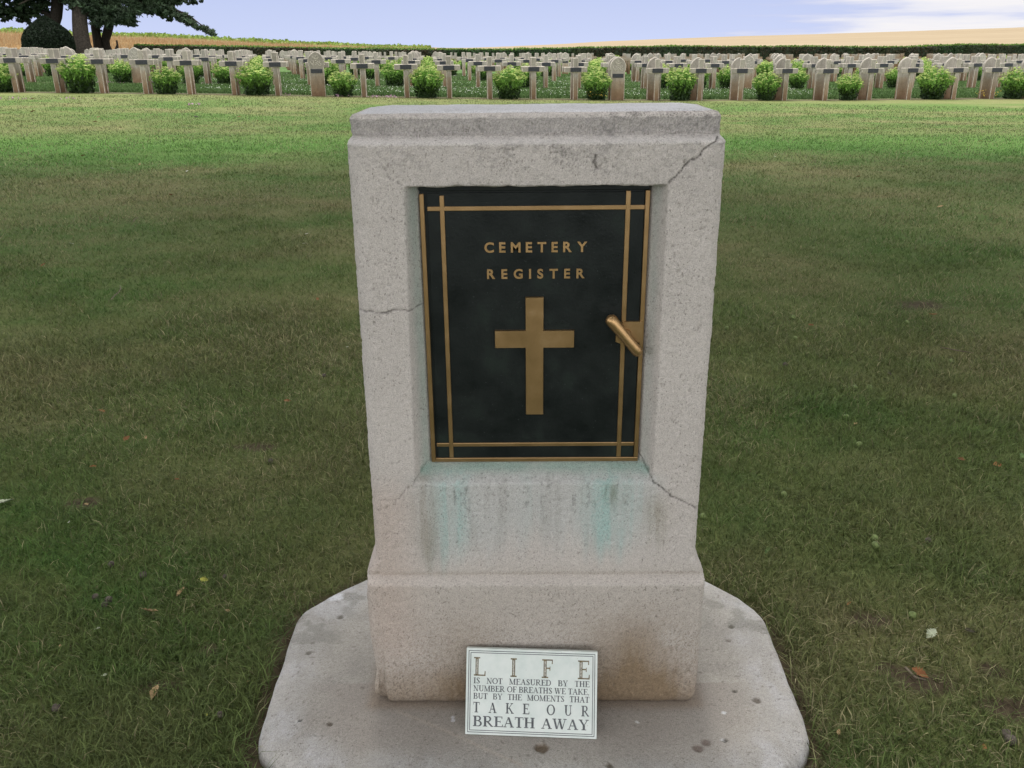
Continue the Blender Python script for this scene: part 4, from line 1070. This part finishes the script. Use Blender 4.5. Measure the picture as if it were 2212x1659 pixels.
# ------------------------------------------------------------------ trees at the left
TD = 94.0
def P_at(px, py, dist=TD): return Vector(at_range(px, py, dist))
def tree_root(name, px, dist):
    p = P_at(px, 110, dist); z = gz(p.x, p.y); return empty(name, (p.x, p.y, z))
def limb(pts, rad, parent, m, nm='branch', seg=9):
    mb = MB(); off = Vector(parent.location); mb.tube([Vector(p)-off for p in pts], rad, seg); return mb.build(nm, m, parent, True)
def trunk_from(root, pxs, dist, rad, m):
    base = Vector(root.location); pts = [P_at(x, y, dist) for x, y in pxs]; pts[0] = Vector((pts[0].x, pts[0].y, base.z-.3))
    return limb(pts, rad, root, m, 'trunk', 14)
def crown(root, clumps, dist, n_per, size, c0, c1, m, nm='crown', needle=False, elong=1.6, depth=3.0):
    """clumps = [(px, py, rx_px, ry_px)] in photo pixels at that distance, spread in depth"""
    k = dist*.95/F; Ps = []; Cs = []
    off = np.array(root.location)
    for (px, py, rx, ry, w) in clumps:
        c = np.array(at_range(px, py, dist)); n = int(n_per*w*(1.0 if py > -25 else 1.5))
        # sub-clumps inside the clump give light and dark tufts and gaps
        nsub = max(5, int(n/38)); sub = RNG.normal(size=(nsub, 3)); sub = sub/np.maximum(1, np.linalg.norm(sub, axis=1)[:, None]/1.0)*RNG.random((nsub, 1))**.33
        idx = RNG.integers(0, nsub, n); jit = RNG.normal(size=(n, 3))*(.10 if not needle else .11)
        q = sub[idx]+jit; q = q*np.array([rx*k, depth*max(.4, rx/90), ry*k])
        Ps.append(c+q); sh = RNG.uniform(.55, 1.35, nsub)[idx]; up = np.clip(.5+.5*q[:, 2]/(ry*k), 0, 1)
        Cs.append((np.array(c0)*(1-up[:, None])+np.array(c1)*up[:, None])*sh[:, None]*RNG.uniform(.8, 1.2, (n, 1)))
    P = np.concatenate(Ps)-off; C = np.concatenate(Cs)
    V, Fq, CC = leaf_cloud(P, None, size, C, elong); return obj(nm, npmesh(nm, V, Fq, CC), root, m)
# big pine, thick grey trunk, boughs to the right
pine = tree_root('pine_tree', 182, TD)
trunk_from(pine, [(190, 128), (184, 118), (178, 95), (174, 70), (172, 45), (171, 20), (170, -20), (172, -80), (175, -160)], TD, [1.05, .85, .72, .68, .64, .60, .55, .45, .2], M_BARK)
limb([P_at(172, 10), P_at(230, -5), P_at(300, 5), P_at(360, 12), P_at(410, 35), P_at(440, 58), P_at(461, 73)], [.28, .22, .17, .12, .08, .05, .02], pine, M_BARK)
limb([P_at(172, 30), P_at(215, 25), P_at(260, 35), P_at(285, 45)], [.2, .14, .08, .03], pine, M_BARK)
limb([P_at(171, -10), P_at(120, -25), P_at(70, -5), P_at(40, 10)], [.25, .18, .1, .04], pine, M_BARK)
limb([P_at(172, -60), P_at(250, -70), P_at(330, -50), P_at(400, -20)], [.25, .2, .1, .04], pine, M_BARK)
crown(pine, [(205, 12, 45, 22, 1.3), (250, 25, 42, 22, 1.3), (225, 42, 28, 14, .7), (275, 45, 20, 10, .45), (300, 8, 40, 20, 1.0), (340, 12, 24, 16, .6), (372, 22, 16, 12, .4), (390, 36, 13, 8, .35), (405, 43, 11, 7, .3), (418, 52, 10, 6, .25), (431, 58, 8, 5, .2), (444, 63, 7, 4, .14), (455, 70, 6, 4, .12), (460, 74, 4, 3, .06),
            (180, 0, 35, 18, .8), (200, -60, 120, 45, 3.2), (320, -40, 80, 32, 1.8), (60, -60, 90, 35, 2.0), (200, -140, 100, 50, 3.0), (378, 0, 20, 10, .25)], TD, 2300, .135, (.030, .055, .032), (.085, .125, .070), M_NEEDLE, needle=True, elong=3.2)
tag(pine, 'large pine with thick grey trunk and one long drooping bough', 'pine tree')
# broadleaf tree with dark leaning trunk
oak = tree_root('broadleaf_tree', 120, TD+2)
trunk_from(oak, [(112, 120), (112, 90), (115, 60), (121, 35), (124, 10), (122, -30), (118, -90)], TD+2, [.55, .5, .46, .52, .50, .4, .2], M_BARKD)
limb([P_at(120, 45, TD+2), P_at(98, 28, TD+2), P_at(70, 20, TD+2), P_at(35, 15, TD+2), P_at(5, 22, TD+2)], [.28, .2, .14, .09, .04], oak, M_BARKD)
limb([P_at(122, 0, TD+2), P_at(80, -20, TD+2), P_at(20, -15, TD+2), P_at(-40, 0, TD+2)], [.28, .2, .12, .05], oak, M_BARKD)
crown(oak, [(15, 12, 32, 22, .9), (50, 12, 34, 20, .9), (85, 12, 30, 20, .8), (20, 32, 24, 12, .5), (55, 36, 22, 12, .5), (4, 35, 14, 9, .25), (-30, 5, 40, 26, 1.0), (30, -50, 110, 40, 3.0), (120, -20, 60, 22, 1.2), (100, -110, 90, 45, 2.4)],
      TD+2, 1500, .20, (.014, .028, .014), (.034, .060, .026), M_LEAF, elong=1.4)
tag(oak, 'dark spreading broadleaf tree rising directly behind the clipped yew', 'tree')
# slim double stemmed dark tree
dbl = tree_root('slender_tree', 226, TD+4)
trunk_from(dbl, [(210, 124), (212, 100), (209, 80), (206, 60), (205, 30), (206, -20), (215, -70)], TD+4, [.50, .42, .40, .40, .36, .28, .1], M_BARKD)
trunk_from(dbl, [(237, 124), (233, 112), (229, 98), (228, 85), (232, 70), (237, 50), (243, 20), (246, -30), (240, -80)], TD+4, [.52, .46, .38, .38, .42, .40, .34, .25, .1], M_BARKD)
crown(dbl, [(262, 5, 40, 22, .8), (330, 0, 46, 26, 1.1), (345, 22, 26, 14, .4), (352, 38, 18, 8, .22), (225, 70, 5, 5, .03), (300, -50, 90, 36, 2), (405, -4, 24, 14, .35), (424, 3, 10, 6, .12)], TD+4, 1500, .19, (.018, .036, .018), (.040, .070, .030), M_LEAF, elong=1.4)
tag(dbl, 'slender tree with two curved dark stems between pine trunk and fence post', 'tree')
# clipped yew, onion shaped
ye = tree_root('clipped_yew', 108, TD-4)
def yew():
    TDd = TD-4; k = TDd*.95/F; bz = ye.location.z; ztop = at_range(107, 34, TDd)[2]; H_ = ztop-bz
    n = 26000; u = RNG.random(n); th = RNG.uniform(0, 2*np.pi, n)
    zr = np.array([0, .05, .2, .38, .55, .70, .82, .92, 1.0]); rr_ = np.array([.60, .74, .93, 1.0, .96, .80, .54, .27, .03])*46*k
    zz_ = RNG.random(n); r = np.interp(zz_, zr, rr_)*(1-RNG.random(n)**2*.12+.03*(fbm(np.stack([th*2, zz_*6, th*0], -1), 1.5, 2, 2)-.5))
    P = np.stack([r*np.cos(th), r*np.sin(th), zz_*H_], -1)
    V, Fq, CC = leaf_cloud(P, None, .10, np.array([.011, .021, .010])*RNG.uniform(.5, 1.5, (n, 1)), 1.5)
    obj('crown', npmesh('crown', V, Fq, CC), ye, M_LEAF)
    mb = MB(); mb.tube([(0, 0, H_*z) for z in zr], [x*.94 for x in rr_], 24); mb.build('dense_core', plain('yew inside', (.006, .010, .005), 1), ye, True)
yew(); tag(ye, 'dark clipped onion shaped yew beside the thick pine trunk', 'clipped yew')
# low conifer at the right edge
cb = tree_root('low_conifer', 2235, 84)
n = 5000; a1 = RNG.uniform(0, 2*np.pi, n); r1 = np.sqrt(RNG.random(n)); P = np.stack([r1*np.cos(a1)*2.0, r1*np.sin(a1)*1.5, (1-r1**2)*1.3*RNG.uniform(.6, 1, n)+.1], -1)
V, Fq, CC = leaf_cloud(P, None, .12, np.array([.03, .085, .025])*RNG.uniform(.5, 1.4, (n, 1)), 1.8); obj('foliage', npmesh('foliage', V, Fq, CC), cb, M_LEAF)
tag(cb, 'low spreading green conifer in front of the hedge beyond the graves', 'conifer')
# leaning fence post with brace
fp = tree_root('fence_post', 254, 93)
mb = MB(); off = Vector(fp.location)
def fpp(x, y): return P_at(x, y, 93)-off
mb.tube([fpp(257, 121), fpp(252, 87)], .09, 6); mb.build('post', M_BARKD, fp)
mb = MB(); mb.tube([fpp(243, 123), fpp(253, 98)], .08, 6); mb.build('brace', M_BARKD, fp)
tag(fp, 'dark wooden fence post with diagonal brace between the trees and the hedge', 'fence post')

# overhanging tree whose shade covers the lawn round the pillar; it stands behind the photographer
sh = empty('shade_tree', (7.0, -4.5, gz(7.0, -4.5)))
mb = MB(); mb.tube([(0, 0, -.3), (0, 0, 1.5), (-.2, .4, 4), (-.8, 1.6, 8), (-1.5, 3, 12)], [.75, .55, .5, .42, .2], 14); mb.build('trunk', M_BARK, sh, True)
mb = MB()
for ex, ey, ez in [(-14, 12, 10), (-7, 19, 10), (2, 17, 9.6), (-20, 3, 10), (8, 8, 10), (-9, -8, 10), (6, -6, 10), (-5, 9, 12.5)]:
    mb.tube([(-.4, .8, 5.5), (ex*.4-.3, ey*.4+.5, 7.2+.3), (ex*.75, ey*.75, 8.6), (ex, ey, ez)], [.32, .22, .13, .04], 8)
mb.build('branches', M_BARK, sh, True)
n = 60000; nsub = 800
sc_c = np.stack([RNG.uniform(-29, 15, nsub), RNG.uniform(-14, 25, nsub), RNG.uniform(8.2, 14, nsub)], -1)
kq = ((sc_c[:, 0]+7)/21)**2+((sc_c[:, 1]-4.5)/18.5)**2 + .25*(RNG.random(nsub)-.5) < 1; sc_c = sc_c[kq]
idx = RNG.integers(0, len(sc_c), n); P = sc_c[idx]+RNG.normal(size=(n, 3))*np.array([.75, .75, .45])
V, Fq, CC = leaf_cloud(P, None, .26, np.array([.05, .10, .03])*RNG.uniform(.6, 1.3, (n, 1)), 1.4); obj('crown', npmesh('crown', V, Fq, CC), sh, M_LEAF)
tag(sh, 'tall spreading tree behind the viewpoint that shades the lawn', 'tree')

# ------------------------------------------------------------------ fallen things on the lawn
def leaf_mesh(seed, oak_=False):
    rg = random.Random(seed); L_ = 1.0; n = 14; pts = []
    for k in range(n+1):
        t = k/n; w = .30*math.sin(math.pi*min(1, t**.8*1.0))*(1+(.35*math.sin(k*math.pi*.9) if oak_ else .06*rg.uniform(-1, 1))); pts.append((t-.5, max(.01, w)))
    V = []; Fq = []
    cur = rg.uniform(.15, .5); tw = rg.uniform(-.4, .4)
    for k, (x, w) in enumerate(pts):
        zc = cur*(x*x)*.9+.03
        V += [(x, -w, zc+abs(w)*rg.uniform(.25, .6)+tw*x*w), (x, 0, zc), (x, w, zc+abs(w)*rg.uniform(.25, .6)-tw*x*w)]
    for k in range(n):
        a = k*3; Fq += [(a, a+3, a+4, a+1), (a+1, a+4, a+5, a+2)]
    V += [(-.72, .01, .10), (-.72, -.01, .10), (-.5, 0, .06)]; Fq.append((len(V)-3, len(V)-2, len(V)-1))
    me = bpy.data.meshes.new('fallen_leaf'); me.from_pydata(V, [], Fq)
    for p in me.polygons: p.use_smooth = True
    return me
LM = {'brown': plain('brown leaf', (.20, .085, .035), .7, .3, 60), 'orange': plain('orange leaf', (.27, .12, .045), .7, .3, 60), 'tan': plain('tan leaf', (.40, .28, .15), .75, .3, 60), 'pale': plain('pale leaf underside', (.42, .46, .34), .75, .2, 60),
      'green': plain('green leaf', (.10, .17, .05), .6, .3, 60), 'white': plain('white petal', (.68, .68, .62), .7, .15, 60), 'yellow': plain('yellow leaf', (.42, .42, .08), .6, .3, 60), 'dark': plain('dark leaf', (.05, .045, .03), .7, .3, 60)}
for cn in LM: pass
K = PW/4032
LEAVES = [(130,391,'orange',.13),(130,442,'brown',.14),(389,464,'orange',.09),(375,483,'brown',.11),(772,464,'dark',.14),(441,668,'pale',.08),(737,679,'white',.06),(551,651,'tan',.06),(674,774,'brown',.09),(952,505,'white',.07),
 (283,967,'pale',.06),(1207,928,'white',.045),(1196,965,'white',.03),(171,1052,'brown',.055),(1250,1187,'orange',.045),(379,1527,'tan',.030),(401,1629,'orange',.045),(368,1849,'orange',.035),(500,1739,'brown',.055),(577,1736,'tan',.04),
 (22,1992,'pale',.085),(343,2000,'tan',.032),(275,2069,'white',.022),(761,2071,'tan',.018),(808,2298,'yellow',.040),(715,2349,'tan',.060),(594,2424,'tan',.075),(387,2492,'pale',.028),(613,2745,'tan',.060),(814,2833,'yellow',.022),(412,2674,'pale',.022),
 (1369,1376,'white',.035),(852,1632,'tan',.025),(1133,1590,'brown',.05),(3673,1248,'orange',.06),(3192,1290,'brown',.045),(3365,1680,'tan',.035),(3783,1821,'brown',.045),(3920,1843,'orange',.065),(3019,2184,'green',.045),(3343,2392,'orange',.030),
 (3662,2513,'pale',.055),(3815,2502,'dark',.045),(3618,2667,'brown',.06),(4020,1810,'green',.06),(328,617,'brown',.07),(1090,690,'tan',.05),(942,463,'brown',.09),(372,392,'dark',.09),(1015,480,'orange',.08),(500,1460,'dark',.03),(3500,1480,'dark',.04),
 (1620,2360,'brown',.0),(2770,2380,'brown',.04),(900,2420,'tan',.025),(3380,700,'brown',.08),(3700,820,'tan',.07),(3050,620,'white',.05),(3860,560,'brown',.09),(700,1900,'brown',.03),(240,2560,'tan',.02),(980,2700,'tan',.02),(3300,2900,'tan',.03),(3870,2960,'orange',.03),(2890,2800,'brown',.03),(2960,900,'brown',.06)]
WHERE = {}
def where(x, y): return 'on the pine tree side' if x < 2000 else 'on the door handle side'
seen = {}
def uniq(lb, x, y):
    seen.setdefault(lb, []).append((x, y)); return lb
pend = []
LVM = [leaf_mesh(s, s % 2 == 0) for s in range(6)]
lmesh = {}
for x, y, cn, sz in LEAVES:
    if sz == 0: continue
    p = on_ground(x*K, y*K); key = (cn, rnd.randrange(6))
    if key not in lmesh: m_ = LVM[key[1]].copy(); m_.materials.append(LM[cn]); lmesh[key] = m_
    o = obj('fallen_leaf', lmesh[key]); d = math.hypot(p[0]-CAM[0], p[1]-CAM[1])
    o.location = (p[0], p[1], p[2]+.012+.25*sz*0); sz *= .72 if y > 1300 else .9; o.scale = (sz, sz*(.45 if (x, y) == (594, 2424) else rnd.uniform(.6, 1)), sz); o.rotation_euler = (rnd.uniform(-.5, .5), rnd.uniform(-.4, .4), rnd.uniform(0, 6.28))
    pend.append((o, {'pale': 'pale green', 'white': 'whitish', 'dark': 'dark'}.get(cn, cn)+' fallen leaf', 'leaf', 'fallen leaves on the lawn', x, y))
# nuts: round husked nuts with a cap scar
def nut_mesh():
    bm = bmesh.new(); bmesh.ops.create_uvsphere(bm, u_segments=16, v_segments=10, radius=.5)
    for v in bm.verts:
        a = math.atan2(v.co.y, v.co.x); rr_ = 1+.05*math.cos(4*a)*math.hypot(v.co.x, v.co.y)*2; v.co.x *= rr_; v.co.y *= rr_
        if v.co.z > .42: v.co.z -= .10
        v.co.z *= .92
    me = bpy.data.meshes.new('nut'); bm.to_mesh(me); bm.free()
    for p in me.polygons: p.use_smooth = True
    return me
NM = {'green': plain('green husk', (.15, .20, .07), .6, .3, 80), 'brown': plain('brown husk', (.10, .085, .07), .8, .4, 120)}
nm_ = {}
for k, m_ in NM.items(): q = nut_mesh(); q.materials.append(m_); nm_[k] = q
NUTS = [(566,2276,'brown',.026),(379,2364,'brown',.024),(431,2375,'brown',.026),(415,2395,'brown',.022),(225,2803,'brown',.024),(1067,1825,'brown',.022),(1276,1488,'brown',.024),(440,2235,'brown',.024),(887,2283,'brown',.016),
 (3123,1257,'green',.032),(3570,1277,'green',.032),(3744,1431,'green',.030),(3090,1444,'brown',.03),(3365,1535,'green',.030),(3422,1535,'green',.032),(3330,1651,'green',.030),(3381,1760,'green',.030),(3085,1958,'green',.028),(2766,2044,'green',.024),(3445,2160,'green',.031),(3443,2132,'green',.028),
 (3590,2436,'green',.026),(3975,2930,'brown',.032),(3958,2905,'brown',.026),(3757,1568,'green',.026),(3652,2140,'brown',.024),(2860,1300,'green',.03),(3130,1340,'green',.03),(870,2830,'brown',.02)]
for x, y, cn, sz in NUTS:
    p = on_ground(x*K, y*K); o = obj('fallen_nut', nm_[cn]); o.location = (p[0], p[1], p[2]+.012); sz *= .85; o.scale = (sz, sz, sz); o.rotation_euler = (rnd.uniform(-1, 1), rnd.uniform(-1, 1), rnd.uniform(0, 6))
    pend.append((o, ('round green husked nut' if cn == 'green' else 'round brown nut'), 'nut', 'nuts lying on the lawn', x, y))
# labels for the fallen things: rank inside each kind and area
from collections import defaultdict
grp = defaultdict(list)
for it in pend: grp[(it[1], where(it[4], it[5]))].append(it)
for (base, wh), its in grp.items():
    its.sort(key=lambda q: math.hypot(q[0].location.x, q[0].location.y-.13))
    for i_, (o, _, cat, g, x, y) in enumerate(its):
        tag(o, (base+' '+wh+' of the pillar') if len(its) == 1 else (base+' '+wh+' of the pillar, '+('nearest' if i_ == 0 else ordinal(i_+1)+' nearest')+' to it'), cat, g)
TW = plain('twig bark', (.16, .13, .10), .9, .3, 60)
for k, (pts, lb) in enumerate([([(440,1190),(455,1172),(470,1160),(478,1145),(474,1135)], 'curved grey twig lying in the grass away from the slab'), ([(525,880),(535,868),(545,862)], 'short pale twig lying far out toward the pine trees'), ([(3560,2650),(3600,2690),(3640,2700)], 'thin twig lying on bare earth beside the slab'), ([(3700,1380),(3780,1395),(3830,1402)], 'thin dark twig in the lawn beside the door handle side of pillar')]):
    mb = MB(); w3 = [Vector(on_ground(x*K, y*K)) for x, y in pts]; org = w3[0].copy(); mb.tube([p-org+Vector((0, 0, .018)) for p in w3], [.003]*(len(w3)-1)+[.0015], 6)
    o = mb.build('twig', TW); o.location = org; tag(o, lb, 'twig')

# ------------------------------------------------------------------ light
w = bpy.data.worlds.new('World'); sc.world = w; w.use_nodes = True; nt = w.node_tree
for n in list(nt.nodes): nt.nodes.remove(n)
out = N(nt, 'ShaderNodeOutputWorld'); bg = N(nt, 'ShaderNodeBackground'); L(nt, bg.outputs[0], out.inputs[0])
SUN_EL, SUN_AZ = math.radians(60), math.radians(-12)       # azimuth from +Y toward +X
sky = N(nt, 'ShaderNodeTexSky'); sky.sky_type = 'NISHITA'; sky.sun_disc = False; sky.sun_elevation = SUN_EL; sky.sun_rotation = SUN_AZ; sky.air_density = 1.0; sky.dust_density = .4; sky.ozone_density = 2.5
tc = N(nt, 'ShaderNodeTexCoord'); sep = N(nt, 'ShaderNodeSeparateXYZ'); L(nt, tc.outputs['Generated'], sep.inputs[0])
tint = mix(nt, sky.outputs[0], (1.05, .97, 1.16), 1, 'MULTIPLY')
hz = ramp(nt, sep.outputs[2], [(.0, 1.0), (.35, 0)])
hcol = mix(nt, (6.2, 7.0, 9.7), (4.9, 5.8, 9.1), ramp(nt, sep.outputs[2], [(.0, 0), (.06, 1)]))
base = mix(nt, tint, hcol, hz)
mp = N(nt, 'ShaderNodeMapping'); mp.inputs['Scale'].default_value = (1.0, 1.0, 13.0); L(nt, tc.outputs['Generated'], mp.inputs['Vector'])
cn = N(nt, 'ShaderNodeTexNoise'); cn.inputs['Scale'].default_value = 3.6; cn.inputs['Detail'].default_value = 8; cn.inputs['Roughness'].default_value = .55; L(nt, mp.outputs[0], cn.inputs['Vector'])
# clouds gather to the right of the view and overhead
xr = N(nt, 'ShaderNodeMapRange'); L(nt, sep.outputs[0], xr.inputs[0]); xr.inputs[1].default_value = .04; xr.inputs[2].default_value = .40; xr.inputs[3].default_value = -.16; xr.inputs[4].default_value = .13
zr = N(nt, 'ShaderNodeMapRange'); L(nt, sep.outputs[2], zr.inputs[0]); zr.inputs[1].default_value = .12; zr.inputs[2].default_value = .4; zr.inputs[3].default_value = 0; zr.inputs[4].default_value = .22
ad = N(nt, 'ShaderNodeMath', operation='ADD'); L(nt, xr.outputs[0], ad.inputs[0]); L(nt, zr.outputs[0], ad.inputs[1])
ad2 = N(nt, 'ShaderNodeMath', operation='ADD'); L(nt, ad.outputs[0], ad2.inputs[0]); L(nt, cn.outputs['Fac'], ad2.inputs[1])
cm = ramp(nt, ad2.outputs[0], [(.50, 0), (.60, .55), (.74, 1)])
cc = mix(nt, (5.9, 6.3, 8.6), (9.3, 9.1, 9.3), ramp(nt, ad2.outputs[0], [(.52, 0), (.66, 1)]))
base = mix(nt, base, cc, cm)
# brighter, neutral cloud overhead and behind the viewpoint
bm_ = N(nt, 'ShaderNodeMapRange'); L(nt, sep.outputs[2], bm_.inputs[0]); bm_.inputs[1].default_value = .14; bm_.inputs[2].default_value = .5
bk_n = N(nt, 'ShaderNodeMapRange'); L(nt, sep.outputs[1], bk_n.inputs[0]); bk_n.inputs[1].default_value = .45; bk_n.inputs[2].default_value = -.35
mx = N(nt, 'ShaderNodeMath', operation='MAXIMUM'); L(nt, bm_.outputs[0], mx.inputs[0]); L(nt, bk_n.outputs[0], mx.inputs[1])
oc = mix(nt, (17, 17, 18), (27, 26.4, 25.6), cn.outputs['Fac'])
base = mix(nt, base, oc, mx.outputs[0])
L(nt, base, bg.inputs['Color']); bg.inputs['Strength'].default_value = .1
sd_ = bpy.data.lights.new('sun', 'SUN'); sd_.energy = 2.6; sd_.angle = math.radians(12); sd_.color = (1.0, .95, .87)
so_ = bpy.data.objects.new('sun', sd_); col.objects.link(so_); so_.location = (0, 10, 30)
dv = Vector((math.sin(SUN_AZ)*math.cos(SUN_EL), math.cos(SUN_AZ)*math.cos(SUN_EL), math.sin(SUN_EL)))
so_.rotation_euler = (-dv).to_track_quat('-Z', 'Y').to_euler()

sc.render.engine = 'CYCLES'
sc.view_settings.view_transform = 'Standard'; sc.view_settings.look = 'None'; sc.view_settings.exposure = 0
sc.cycles.use_denoising = True
sc.cycles.max_bounces = 6; sc.cycles.diffuse_bounces = 3; sc.cycles.glossy_bounces = 2; sc.cycles.transmission_bounces = 2
bpy.context.view_layer.update()
